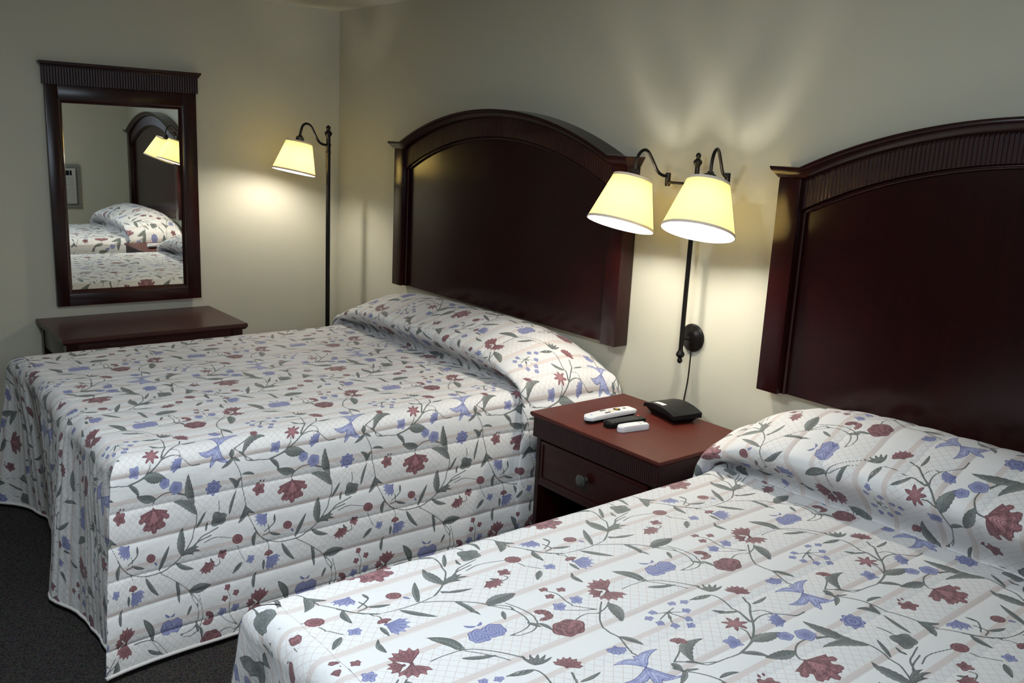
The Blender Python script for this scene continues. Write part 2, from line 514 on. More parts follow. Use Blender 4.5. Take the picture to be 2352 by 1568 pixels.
MOTIFS = [
('tassel', [(1.3105, -0.0414)], 0.055, 1.57),
('stem', [(1.3121, -0.0417), (1.3105, -0.0585), (1.299, -0.0698), (1.2792, -0.0795), (1.2492, -0.0795), (1.2187, -0.067), (1.1947, -0.048), (1.1842, -0.0246), (1.1771, 0.0017), (1.1786, 0.0298), (1.1872, 0.0565), (1.194, 0.0763), (1.2249, 0.1153), (1.2624, 0.1416), (1.2994, 0.1498), (1.3424, 0.1491), (1.3812, 0.1371), (1.4129, 0.1133), (1.4315, 0.0845)], 0.0016, 0.0),
('leaf', [(1.3022, -0.0678), (1.3636, -0.0874)], 0.011, 0.1),
('leaf', [(1.1843, -0.0317), (1.2037, -0.1267)], 0.011, 0.15),
('leaf', [(1.1788, 0.0013), (1.2508, -0.0493)], 0.011, -0.25),
('round', [(1.2758, -0.1097)], 0.014, 0.0),
('sun', [(1.5604, -0.067)], 0.021, -1.59),
('stem', [(1.5444, -0.026), (1.5418, -0.0113), (1.5429, 0.0049)], 0.0016, 0.0),
('holly', [(1.5443, 0.0306)], 0.022, -1.04),
('leaf', [(1.6126, 0.0463), (1.5825, -0.0046)], 0.004, 0.0),
('leaf', [(1.584, 0.0607), (1.577, 0.0295)], 0.003, 0.0),
('stem', [(1.5439, 0.0567), (1.5736, 0.0657), (1.603, 0.077), (1.6327, 0.1137)], 0.0016, 0.0),
('leaf', [(1.4907, -0.0514), (1.5178, -0.0902)], 0.006, -0.3),
('leaf', [(1.4907, -0.0514), (1.4772, -0.0838)], 0.006, 0.2),
('leaf', [(1.5113, 0.0268), (1.4864, -0.0504)], 0.004, 0.1),
('stem', [(1.5145, -0.1616), (1.4958, -0.1346), (1.4792, -0.0984), (1.4711, -0.0541), (1.465, -0.0242), (1.4589, 0.0083), (1.4505, 0.0368), (1.4353, 0.0721), (1.4178, 0.1059), (1.3998, 0.1278)], 0.0016, 0.0),
('leaf', [(1.4749, -0.0928), (1.43, -0.0823)], 0.004, 0.2),
('leaf', [(1.4602, 0.008), (1.4837, 0.06)], 0.008, 0.3),
('leaf', [(1.4589, 0.0098), (1.426, 0.0389)], 0.004, -0.2),
('pred', [(1.4176, -0.0351)], 0.018, 0.0),
('dot', [(1.4139, -0.0549), (1.4115, -0.0649)], 0.0025, 0.0),
('dot', [(1.4049, -0.0539), (1.4003, -0.0625)], 0.0025, 0.0),
('fan', [(1.4037, 0.0604)], 0.024, 0.69),
('leaf', [(1.3665, 0.0819), (1.3663, 0.0533)], 0.003, 0.0),
('stem', [(1.3996, 0.1032), (1.3813, 0.093), (1.3665, 0.0809)], 0.0016, 0.0),
('rball', [(1.3241, 0.0994)], 0.012, 0.0),
('bdot', [(1.3126, 0.1129), (1.3027, 0.1277)], 0.003, 0.0),
('leaf', [(1.3842, 0.1086), (1.3406, 0.125)], 0.004, -0.1),
('stem', [(1.4034, 0.114), (1.3842, 0.1086), (1.3872, 0.0819)], 0.0016, 0.0),
('leaf', [(1.2977, 0.1467), (1.2625, 0.0724)], 0.006, 0.05),
('leaf', [(1.2249, 0.1153), (1.2201, 0.0311)], 0.011, 0.1),
('leaf', [(1.2215, 0.1162), (1.1659, 0.1028)], 0.0045, 0.3),
('leaf', [(1.2198, 0.1166), (1.1605, 0.1186)], 0.004, 0.3),
('leaf', [(1.2146, 0.1143), (1.1833, 0.1239)], 0.003, 0.3),
('leaf', [(1.2437, 0.1339), (1.1848, 0.1633)], 0.006, -0.15),
('leaf', [(1.3424, 0.1526), (1.2969, 0.2199)], 0.006, -0.1),
('leaf', [(1.2453, 0.1854), (1.2348, 0.2626)], 0.005, 0.1),
('leaf', [(1.4269, 0.0959), (1.4291, 0.1452)], 0.006, -0.2),
('leaf', [(1.2002, 0.2273), (1.1306, 0.227)], 0.013, 0.0),
('stem', [(1.2927, 0.1533), (1.2692, 0.1684), (1.2453, 0.1872), (1.2212, 0.2082), (1.2002, 0.2302), (1.1753, 0.2628), (1.1752, 0.2813)], 0.0016, 0.0),
('stem', [(1.2002, 0.2302), (1.1895, 0.2588), (1.1752, 0.285), (1.1749, 0.3221), (1.1855, 0.3413), (1.2066, 0.3498), (1.2346, 0.3506)], 0.0013, 0.0),
('stem', [(1.2215, 0.1162), (1.2008, 0.1033), (1.173, 0.0849), (1.1321, 0.0747)], 0.0016, 0.0),
('rbud', [(1.3847, 0.1746)], 0.012, -1.58),
('fan', [(1.3769, 0.1995)], 0.027, 2.33),
('stem', [(1.3908, 0.1329), (1.383, 0.1523), (1.3847, 0.1658)], 0.001, 0.0),
('leaf', [(1.4009, 0.1893), (1.4013, 0.226)], 0.004, 0.0),
('rball', [(1.4844, 0.1057)], 0.014, 0.0),
('stem', [(1.5909, 0.092), (1.5529, 0.0839), (1.4974, 0.0998)], 0.0013, 0.0),
('stem', [(1.4847, 0.125), (1.472, 0.1577), (1.4633, 0.1748)], 0.001, 0.0),
('bsm', [(1.4433, 0.1779)], 0.012, -2.46),
('rstar', [(1.5314, 0.1414)], 0.013, -2.45),
('rfan', [(1.58, 0.1664)], 0.022, 1.93),
('stem', [(1.5415, 0.1531), (1.5418, 0.1675), (1.5675, 0.1747)], 0.001, 0.0),
('leaf', [(1.5587, 0.1604), (1.5689, 0.1407)], 0.003, 0.3),
('leaf', [(1.4701, 0.1803), (1.5014, 0.2107)], 0.006, 0.0),
('cshape', [(1.5792, 0.3267)], 0.016, 0.0),
('leaf', [(1.1802, 0.328), (1.1729, 0.3637)], 0.004, 0.0),
('leaf', [(1.1947, 0.2721), (1.2103, 0.3025)], 0.004, 0.0),
('rstar', [(1.5151, 0.2484)], 0.009, -0.97),
('rstar', [(1.4891, 0.271)], 0.009, -2.46),
('rstar', [(1.5244, 0.28)], 0.009, 0.25),
('stem', [(1.5153, 0.2582), (1.5069, 0.2805), (1.5097, 0.3143), (1.5014, 0.3469), (1.484, 0.3726)], 0.0012, 0.0),
('bstar', [(1.5325, 0.3195)], 0.012, -1.22),
('bstar', [(1.4898, 0.3181)], 0.012, -2.47),
('stem', [(1.5341, 0.3314), (1.5147, 0.3526), (1.484, 0.3726)], 0.001, 0.0),
('dbl', [(1.4154, 0.3237)], 0.036, -0.2),
('leaf', [(1.4331, 0.2729), (1.4212, 0.2213)], 0.005, 0.2),
('bfly', [(1.2612, 0.319)], 0.026, -1.57),
('bdot', [(1.2637, 0.2897), (1.2832, 0.2711)], 0.003, 0.3),
('bdot', [(1.2637, 0.2897), (1.249, 0.2799)], 0.003, -0.3),
('leaf', [(1.3209, 0.34), (1.3593, 0.2684)], 0.007, -0.2),
('peony', [(1.1347, 0.3917)], 0.027, 0.0),
('stem', [(1.3878, 0.3373), (1.3598, 0.3358), (1.3209, 0.3436), (1.293, 0.3721), (1.2587, 0.4198)], 0.0016, 0.0),
('leaf', [(1.3457, 0.3633), (1.2881, 0.3919)], 0.005, -0.1),
('stem', [(0.8807, 0.4525), (0.854, 0.4532), (0.8334, 0.4643), (0.8293, 0.4847), (0.8351, 0.5176), (0.8408, 0.5443), (0.8527, 0.5756)], 0.0016, 0.0),
('fbud', [(0.8132, 0.4414)], 0.024, -2.24),
('leaf', [(0.8316, 0.4641), (0.8799, 0.4531)], 0.004, 0.1),
('leaf', [(1.1678, 0.3454), (1.1644, 0.3857)], 0.004, 0.1),
('stem', [(1.171, 0.2482), (1.1614, 0.2936), (1.1596, 0.3248), (1.1729, 0.3489), (1.1927, 0.3624), (1.2184, 0.3618), (1.2321, 0.3516)], 0.0013, 0.0),
('carn', [(0.7775, 0.4842)], 0.02, -2.43),
('stem', [(0.7878, 0.5069), (0.7994, 0.5332), (0.8249, 0.556), (0.8469, 0.5798), (0.8668, 0.599), (0.8929, 0.6171), (0.9192, 0.6293), (0.948, 0.6365)], 0.002, 0.0),
('leaf', [(0.8377, 0.5389), (0.877, 0.5013)], 0.005, 0.1),
('stem', [(0.8377, 0.5389), (0.8437, 0.5574), (0.8509, 0.5793)], 0.0016, 0.0),
('leaf', [(0.796, 0.5358), (0.7449, 0.5328)], 0.004, -0.1),
('aster', [(0.8802, 0.565)], 0.022, -1.7),
('stem', [(0.884, 0.5815), (0.8833, 0.5963), (0.8945, 0.616)], 0.001, 0.0),
('stem', [(0.8492, 0.583), (0.8251, 0.576), (0.8003, 0.5792), (0.7774, 0.5971), (0.7581, 0.6128), (0.7324, 0.6137)], 0.0016, 0.0),
('stem', [(0.8191, 0.5552), (0.7999, 0.5631), (0.7919, 0.5828)], 0.001, 0.0),
('bfl', [(0.8015, 0.6059)], 0.02, -0.64),
('bsm', [(0.9306, 0.6051)], 0.016, -2.16),
('leaf', [(0.9008, 0.625), (0.8333, 0.6381)], 0.014, 0.05),
('leaf', [(0.9494, 0.6377), (0.9189, 0.6778)], 0.006, 0.2),
('stem', [(0.8839, 0.6146), (0.9016, 0.6244), (0.9488, 0.6372), (0.9839, 0.6333), (1.0219, 0.6279), (1.0306, 0.611), (1.0443, 0.5986)], 0.0016, 0.0),
('lily', [(0.6791, 0.5698)], 0.045, 0.0),
('rcar', [(0.5733, 0.5441)], 0.014, -2.52),
('stem', [(0.5772, 0.5545), (0.6014, 0.5723), (0.6289, 0.5868)], 0.0015, 0.0),
('leaf', [(0.6017, 0.6065), (0.5277, 0.566)], 0.011, 0.5),
('stem', [(0.6289, 0.5868), (0.6162, 0.596), (0.6025, 0.6071), (0.5691, 0.6303)], 0.0016, 0.0),
('leaf', [(0.6364, 0.5869), (0.6341, 0.6137)], 0.006, 0.1),
('leaf', [(0.6284, 0.6123), (0.6689, 0.6395)], 0.005, 0.1),
('leaf', [(0.6284, 0.6123), (0.6069, 0.628)], 0.0035, 0.0),
('berry', [(0.4824, 0.4394)], 0.0085, -2.47),
('berry', [(0.4598, 0.4507)], 0.0085, -2.92),
('berry', [(0.4821, 0.477)], 0.0085, 2.69),
('berry', [(0.5006, 0.5002)], 0.0085, 1.86),
('berry', [(0.5118, 0.518)], 0.0085, 1.57),
('berry', [(0.5383, 0.5022)], 0.0085, 0.98),
('berry', [(0.555, 0.4806)], 0.0085, 0.39),
('berry', [(0.5592, 0.455)], 0.0085, -0.16),
('berry', [(0.5371, 0.4425)], 0.0085, -0.67),
('stem', [(0.5156, 0.4598), (0.4938, 0.4552)], 0.001, 0.0),
('stem', [(0.5156, 0.4598), (0.4938, 0.4754)], 0.001, 0.0),
('stem', [(0.5156, 0.4598), (0.5042, 0.4944)], 0.001, 0.0),
('stem', [(0.5156, 0.4598), (0.5353, 0.4915)], 0.001, 0.0),
('stem', [(0.5156, 0.4598), (0.546, 0.471)], 0.001, 0.0),
('stem', [(0.5156, 0.4598), (0.539, 0.4497)], 0.001, 0.0),
('leaf', [(0.5208, 0.4694), (0.5316, 0.4845)], 0.003, 0.0),
('bhalf', [(0.6815, 0.4997)], 0.016, 1.14),
('leaf', [(0.649, 0.4694), (0.6292, 0.5157)], 0.006, 0.05),
('stem', [(0.5874, 0.3545), (0.6117, 0.378), (0.6395, 0.4104), (0.651, 0.4464), (0.6501, 0.4716), (0.661, 0.5057), (0.666, 0.537), (0.6781, 0.565)], 0.0016, 0.0),
('stem', [(0.6986, 0.3934), (0.6679, 0.3772), (0.6419, 0.373), (0.6222, 0.3838), (0.5951, 0.3763), (0.5764, 0.3623)], 0.0013, 0.0),
('leaf', [(0.5799, 0.3667), (0.6046, 0.4322)], 0.011, 0.1),
('leaf', [(0.4847, 0.2777), (0.4555, 0.3474)], 0.005, 0.1),
('stem', [(0.4555, 0.3474), (0.4225, 0.3965), (0.4112, 0.4154)], 0.0013, 0.0),
('round', [(0.8068, 0.6695)], 0.018, 0.0),
('stem', [(0.8016, 0.6896), (0.7792, 0.697), (0.7532, 0.714)], 0.0016, 0.0)
]
for kind, P, w, e in MOTIFS:
    put(kind, P, w, e)

def sample(F, a, b):
    x = (a / RES) % NA; y = (b / RES) % NB
    x0 = np.floor(x).astype(int); y0 = np.floor(y).astype(int)
    fx = x - x0; fy = y - y0
    x0 %= NA; y0 %= NB
    x1 = (x0 + 1) % NA; y1 = (y0 + 1) % NB
    return (F[y0, x0] * (1 - fx) * (1 - fy) + F[y0, x1] * fx * (1 - fy) + F[y1, x0] * (1 - fx) * fy + F[y1, x1] * fx * fy)

def grid_mesh(name, patches, mat, parent=None):
    """patches: list of (P[nv,nu,3], A[nv,nu], B[nv,nu]) -> one mesh object"""
    vs, fs, AA, BB = [], [], [], []
    off = 0
    for P, A, B in patches:
        nv, nu = P.shape[:2]
        vs.append(P.reshape(-1, 3)); AA.append(A.ravel()); BB.append(B.ravel())
        idx = np.arange(nv * nu).reshape(nv, nu) + off
        q = np.stack([idx[:-1, :-1], idx[:-1, 1:], idx[1:, 1:], idx[1:, :-1]], -1).reshape(-1, 4)
        fs.append(q); off += nv * nu
    V = np.concatenate(vs).astype(np.float32); F = np.concatenate(fs).astype(np.int32)
    A = np.concatenate(AA); B = np.concatenate(BB)
    me = bpy.data.meshes.new(name)
    me.vertices.add(len(V)); me.vertices.foreach_set('co', V.ravel())
    me.loops.add(F.size); me.loops.foreach_set('vertex_index', F.ravel())
    me.polygons.add(len(F))
    me.polygons.foreach_set('loop_start', np.arange(0, F.size, 4, dtype=np.int32))
    me.polygons.foreach_set('loop_total', np.full(len(F), 4, dtype=np.int32))
    me.polygons.foreach_set('use_smooth', np.ones(len(F), dtype=bool))
    me.update(calc_edges=True)
    pd = np.stack([sample(FLD[c], A, B) for c in range(3)], -1).astype(np.float32)
    at = me.attributes.new('print_distance', 'FLOAT_VECTOR', 'POINT'); at.data.foreach_set('vector', pd.ravel())
    at = me.attributes.new('print_tone', 'FLOAT', 'POINT'); at.data.foreach_set('value', sample(TONE, A, B).astype(np.float32))
    cp = np.stack([A, B, A * 0], -1).astype(np.float32)
    at = me.attributes.new('cloth_place', 'FLOAT_VECTOR', 'POINT'); at.data.foreach_set('vector', cp.ravel())
    me.materials.append(mat)
    o = bpy.data.objects.new(name, me)
    return link(o, parent)

def sm(x, lo, hi):
    t = np.clip((x - lo) / (hi - lo), 0, 1)
    return t * t * (3 - 2 * t)

def fnoise(x, y, seed, n=10, f0=2., f1=22.):
    r = np.random.RandomState(seed)
    o = 0
    for k in range(n):
        f = f0 * (f1 / f0) ** (k / (n - 1))
        th = r.rand() * 2 * PI
        o = o + np.sin(f * (x * math.cos(th) + y * math.sin(th)) + r.rand() * 9) / (k + 1.5)
    return o

def make_spread(xc, T, lift, dU, dense_left, dense_right, foot_step, a0, asc, b0, bsc, seed, hemshape, bulgeL, bulgeR):
    hw, r, zh = .685, .055, .022           # half width, edge radius, hem height
    Lf = 1.865                              # foot of the mattress (y = -Lf)
    drop = T - r - zh
    arc = r * PI / 2
    QT = arc + drop
    # ---- U samples (signed distance from the centre, following the cloth)
    top = np.linspace(-(hw - r), hw - r, int(2 * (hw - r) / dU))
    def side(step):
        a = np.linspace(0, arc, max(6, int(arc / min(step, .006))) + 1)[1:]
        return np.concatenate([a, arc + np.linspace(0, drop, int(drop / step) + 1)[1:]])
    sr = side(dU if dense_right else .02); sl = side(dU if dense_left else .02)
    U = np.concatenate([-(hw - r) - sl[::-1], top, (hw - r) + sr])
    # ---- V samples: over the pillow, then along the mattress
    th = np.linspace(0, PI, 190)
    py = -.205 + .19 * np.cos(th) - .070 * np.exp(-((th - 2.70) / .30) ** 2) + .050 * sm(th, 2.80, PI)
    pl = lift * np.sin(th) ** .66 - .030 * sm(th, 2.75, PI)
    yb = np.arange(-.372, -(Lf - r), -dU)[1:]
    yb = np.append(yb, -(Lf - r))
    ys = np.concatenate([py, yb]); lf = np.concatenate([pl, -.030 * np.exp(-((yb + .372) / .022) ** 2)])
    hf = np.concatenate([np.where(th < PI / 2, 1, np.sin(th) ** .8), np.zeros(len(yb))])   # how far the pillow pushes the sides out
    hf = np.concatenate([hf[:len(th)], .35 * np.exp(-(np.clip(-.40 - yb, 0, None) / .05))])
    hf[:len(th)] = np.maximum(hf[:len(th)], .35)
    ds = np.hypot(np.diff(ys), np.diff(lf)); S = np.concatenate([[0], np.cumsum(ds)])
    S = S - S[len(th)] - yb[0]                 # fabric length measured so that the flat part keeps -y
    UU, II = np.meshgrid(U, np.arange(len(ys)))
    Y0 = ys[II]; LF = lf[II]; HF = hf[II]; SV = S[II]
    au = np.abs(UU); sg = np.sign(UU)
    q = np.clip(au - (hw - r), 0, None)                  # distance past the edge
    bl = np.where(sg > 0, bulgeR, bulgeL)
    wall = sm(Y0, -.12, -.03)
    bul = HF * bl * (1 + .35 * wall)
    # top part
    tt = np.clip(au / (hw - r), 0, 1)
    k_ = 1 + bul / (hw - r)
    lump = fnoise(UU, SV, seed, 8, 3., 14.)
    xt = UU.clip(-(hw - r), hw - r) * k_
    endl = 1 - .62 * tt ** 5
    zt = T + np.where(LF > 0, LF * endl * (1 + .035 * lump), LF) - .006 * tt ** 2 + .0016 * lump
    # side part
    tq = np.clip(q / arc, 0, 1) * PI / 2
    dd = np.clip(q - arc, 0, None)
    pz = np.where(LF > 0, LF * .38 * (1 + .035 * lump), 0)
    rr = r + np.clip(pz, 0, None) * .6
    fl_ = dd / drop
    flare = .045 * fl_ ** 1.2 + .012 * fl_ * fnoise(SV * 1., 0 * SV, seed + 3, 6, 4., 14.)
    xs = (hw - r) * k_ + r * np.sin(tq) + flare * np.where(HF > .3, .6, 1.) - bul * .55 * fl_ + .03 * HF * np.sin(np.clip(fl_ * 3, 0, 1) * PI) * (bl > .05)
    zs0 = T - .006 + pz - rr * (1 - np.cos(tq)) 
    zs = zs0 + (zh - (T - .006 + pz - rr)) * fl_
    X = np.where(q > 0, sg * xs, xt)
    Z = np.where(q > 0, zs, zt)
    # foot end of the sides: reach to the corner seam
    def yfoot(qq):
        t_ = np.clip(qq / arc, 0, 1) * PI / 2
        d_ = np.clip(qq - arc, 0, None) / drop
        return -(Lf - r) - r * np.sin(t_) - .055 * d_
    along = (Y0 + .40) / (-(Lf - r) + .40)                # 0 at pillow, 1 at the foot
    al = np.clip(along, 0, 1)
    yk = yfoot(q)
    Y = np.where(along > 0, -.40 + al * (yk + .40), Y0)
    horn = np.clip(q / QT, 0, 1) ** 1.3 * .03
    X = X + sg * horn * al ** 14
    # quilting: puffs between the stitch rows that run along the bed
    Bc = b0 + bsc * (UU - (hw - r)) 
    Ac = a0 + SV * asc + np.where(along > 0, (-(Y) - SV) * asc * 0 + al ** 6 * (-(yk) - (Lf - r)) * asc, 0)
    puff = np.abs(np.sin(PI * (Bc - .045) / .095)) ** .42
    crump = fnoise(Ac, Bc, seed + 7, 12, 25., 160.)
    P = np.stack([X + xc, Y, Z], -1)
    def displace(P, amt):
        du = np.gradient(P, axis=1); dv = np.gradient(P, axis=0)
        n = np.cross(dv, du); n /= np.linalg.norm(n, axis=-1, keepdims=True) + 1e-9
        return P + n * amt[..., None]
    sidew = np.clip(q / arc, 0, 1)
    amt = (puff - .5) * (.0050 + .0022 * sidew) + crump * (.0005 + .0008 * sidew)
    PM = displace(P, amt)
    if PM[len(ys) // 2, len(U) // 2, 2] < P[len(ys) // 2, len(U) // 2, 2] and puff[len(ys) // 2, len(U) // 2] > .5:
        pass
    # keep clear of the wall
    PM[..., 1] = np.minimum(PM[..., 1], -.006)
    patches = [(PM, Ac, Bc)]
    # ---- foot panel
    uf = np.linspace(-1, 1, int(2 * (hw) / foot_step) + 1)
    qf = np.concatenate([np.linspace(0, arc, 14), arc + np.linspace(0, drop, int(drop / foot_step) + 1)[1:]])
    UF, QF = np.meshgrid(uf, qf)
    tq = np.clip(QF / arc, 0, 1) * PI / 2; fd = np.clip(QF - arc, 0, None) / drop
    flr = .045 * fd ** 1.2 + np.clip(QF / QT, 0, 1) ** 1.3 * .03
    Sx = fnoise(np.full_like(QF, S[-1]), 0 * QF, seed + 3, 6, 4., 14.)
    xe = (hw - r) + r * np.sin(tq) + flr + .012 * fd * Sx
    XF = UF * xe
    zz = T - .006 - r * (1 - np.cos(tq)); ZF = zz + (zh - (T - .006 - r)) * fd
    ztop = T - .006 * (np.clip(np.abs(UF), 0, 1)) ** 2
    ZF = ZF + (ztop - (T - .006)) * (1 - np.clip(QF / arc, 0, 1))
    YF = yfoot(QF)
    xw = np.array([h[0] for h in hemshape]); yw = np.array([h[1] for h in hemshape])
    base_h = np.interp(UF, xw, yw)
    # smooth the hem curve
    ker = np.hanning(21); ker /= ker.sum()
    hrow = np.convolve(np.pad(np.interp(uf, xw, yw), 10, mode='edge'), ker, 'valid')
    hrow = hrow * (1 - np.abs(uf) ** 90)
    edge = 1 - np.abs(UF) ** 60
    YF = YF + hrow[None, :] * np.clip(QF / QT - .03, 0, 1) ** .9 * edge
    gath = fnoise(UF * 1.6, 0 * UF, seed + 11, 14, 14., 120.) * .0085 * sm(QF, .02, .16) * edge
    gath += fnoise(UF, QF, seed + 13, 12, 20., 130.) * .0012 * edge
    YF = YF + gath
    AF = a0 + (S[-1] + QF) * asc
    BF = b0 + bsc * (UF * (hw + .22) + .22 * 0 - (hw - r)) * 1.0
    BF = b0 + bsc * (UF * (hw - r) * (1 + .28 * sm(QF, .0, .2)) - (hw - r))
    PF = np.stack([XF + xc, YF, ZF], -1)
    pf = np.abs(np.sin(PI * (BF - .045) / .095)) ** .42
    PF = displace(PF, ((pf - .5) * .0050 * np.exp(-(QF / .16) ** 2) + fnoise(AF, BF, seed + 7, 12, 25., 160.) * .0005) * edge)
    patches.append((PF, AF, BF))
    hem = []
    right = PM[:, -1, :]; left = PM[:, 0, :]
    hem = [list(right[i]) for i in range(0, len(right), 12)] + [list(right[-1])]
    hem += [list(PF[-1, i]) for i in range(PF.shape[1] - 1, -1, -6)]
    hem += [list(left[i]) for i in range(len(left) - 1, -1, -12)]
    return patches, hem

# ------------------------------------------------------------ room
RX, RY, RZ = 4.78, -6.2, 2.144
def struct(name, lo, hi, mat):
    bm = bmesh.new(); box(bm, lo, hi)
    o = obj(name, bm, mat); o['kind'] = 'structure'; return o
struct('floor', (-.1, RY - .1, -.1), (RX + .1, .1, 0), M_CARPET)
struct('ceiling', (-.1, RY - .1, RZ), (RX + .1, .1, RZ + .1), M_CEIL)
struct('wall_back', (-.1, 0, 0), (RX + .1, .1, RZ), M_WALL)
struct('wall_left', (-.1, RY, 0), (0, 0, RZ), M_WALL)
struct('wall_front', (-.1, RY - .1, 0), (RX + .1, RY, RZ), M_WALL)
WY0, WY1, WZ0, WZ1 = -2.7, -1.2, 1.36, 2.04
bm = bmesh.new()
box(bm, (RX, RY, 0), (RX + .1, WY0, RZ)); box(bm, (RX, WY1, 0), (RX + .1, 0, RZ))
box(bm, (RX, WY0, 0), (RX + .1, WY1, WZ0)); box(bm, (RX, WY0, WZ1), (RX + .1, WY1, RZ))
o = obj('wall_right', bm, M_WALL); o['kind'] = 'structure'
# window in the right wall (beside and behind the camera): frame and pane
win = empty('window_1', (RX + .05, (WY0 + WY1) / 2, WZ0)); win['kind'] = 'structure'
bm = bmesh.new()
w2, h2 = (WY1 - WY0) / 2, WZ1 - WZ0
for lo, hi in (((-.03, -w2, 0), (.03, -w2 + .05, h2)), ((-.03, w2 - .05, 0), (.03, w2, h2)), ((-.03, -w2 + .05, 0), (.03, w2 - .05, .05)), ((-.03, -w2 + .05, h2 - .05), (.03, w2 - .05, h2)), ((-.025, -.025, .05), (.025, .025, h2 - .05))):
    box(bm, lo, hi, .004)
obj('window_frame', bm, M_WHITE, win, 30)
gm, nt, b_, out_ = new_mat('window_glass'); nt.nodes.remove(b_)
tr = nt.nodes.new('ShaderNodeBsdfTransparent'); gl = nt.nodes.new('ShaderNodeBsdfGlossy'); gl.inputs['Roughness'].default_value = .02
mx = nt.nodes.new('ShaderNodeMixShader'); mx.inputs[0].default_value = .06
nt.links.new(tr.outputs[0], mx.inputs[1]); nt.links.new(gl.outputs[0], mx.inputs[2]); nt.links.new(mx.outputs[0], out_.inputs[0])
bm = bmesh.new(); box(bm, (-.004, -w2 + .05, .05), (0.002, w2 - .05, h2 - .05))
obj('pane', bm, gm, win)

# ------------------------------------------------------------ bedspreads and beds
def bed(xc, label):
    root = empty('bed', (xc, -.95, 0))
    tag(root, label, 'bed')
    def b2(n, lo, hi, m, bev, seg=3):
        bm = bmesh.new(); box(bm, lo, hi, bev, seg); return obj(n, bm, m, root, 40)
    b2('mattress', (-.61, -.87, .36), (.61, .90, .560), M_MATT, .04)
    b2('box_spring', (-.62, -.86, .15), (.62, .88, .357), M_SPRING, .02)
    for sx in (-1, 1):
        for sy in (-1, 1):
            bm = bmesh.new(); lathe(bm, [(.02, 0), (.026, .01), (.026, .148)], 16, Matrix.Translation((sx * .52, sy * .75, 0)))
            obj('leg', bm, M_METAL, root, 40)
bed(1.515, 'double bed beside the desk, mattress and box spring hidden under its floral bedspread')
bed(3.76, 'double bed nearest the camera, mattress and box spring hidden under its floral bedspread')
hs1 = [(-1, -.05), (-.94, -.03), (-.80, .07), (-.68, .115), (-.5, .11), (-.2, .085), (-.02, .06), (.12, .01), (.26, -.012), (.45, .02), (.66, .045), (.85, .055), (.97, .07), (1, .05)]
hs2 = [(-1, 0), (-.7, .05), (-.4, .0), (-.1, .06), (.3, .0), (.6, .05), (1, 0)]
for nm, args, lab in (
    ('bedspread', dict(xc=1.515, T=.615, lift=.178, dU=.0031, dense_left=False, dense_right=True, foot_step=.0048, a0=0., asc=1., b0=-.226, bsc=1., seed=4, hemshape=hs1, bulgeL=.09, bulgeR=.085),
     'white floral quilted bedspread on the farther bed, beside the desk and mirror'),
    ('bedspread', dict(xc=3.772, T=.615, lift=.205, dU=.0027, dense_left=False, dense_right=False, foot_step=.015, a0=-.149, asc=1 / 1.1, b0=1.262, bsc=1., seed=23, hemshape=hs2, bulgeL=.085, bulgeR=.085),
     'white floral quilted bedspread on the bed nearest the camera')):
    patches, hem = make_spread(**args)
    o = grid_mesh(nm, patches, M_QUILT)
    tag(o, lab, 'bedspread', 'matching floral bedspreads')
    bm = bmesh.new()
    hp = [Vector(h) - Vector((0, 0, .002)) for h in hem]
    tube(bm, hp, .0055, 8)
    obj('piping', bm, M_PIPE, o, 0)

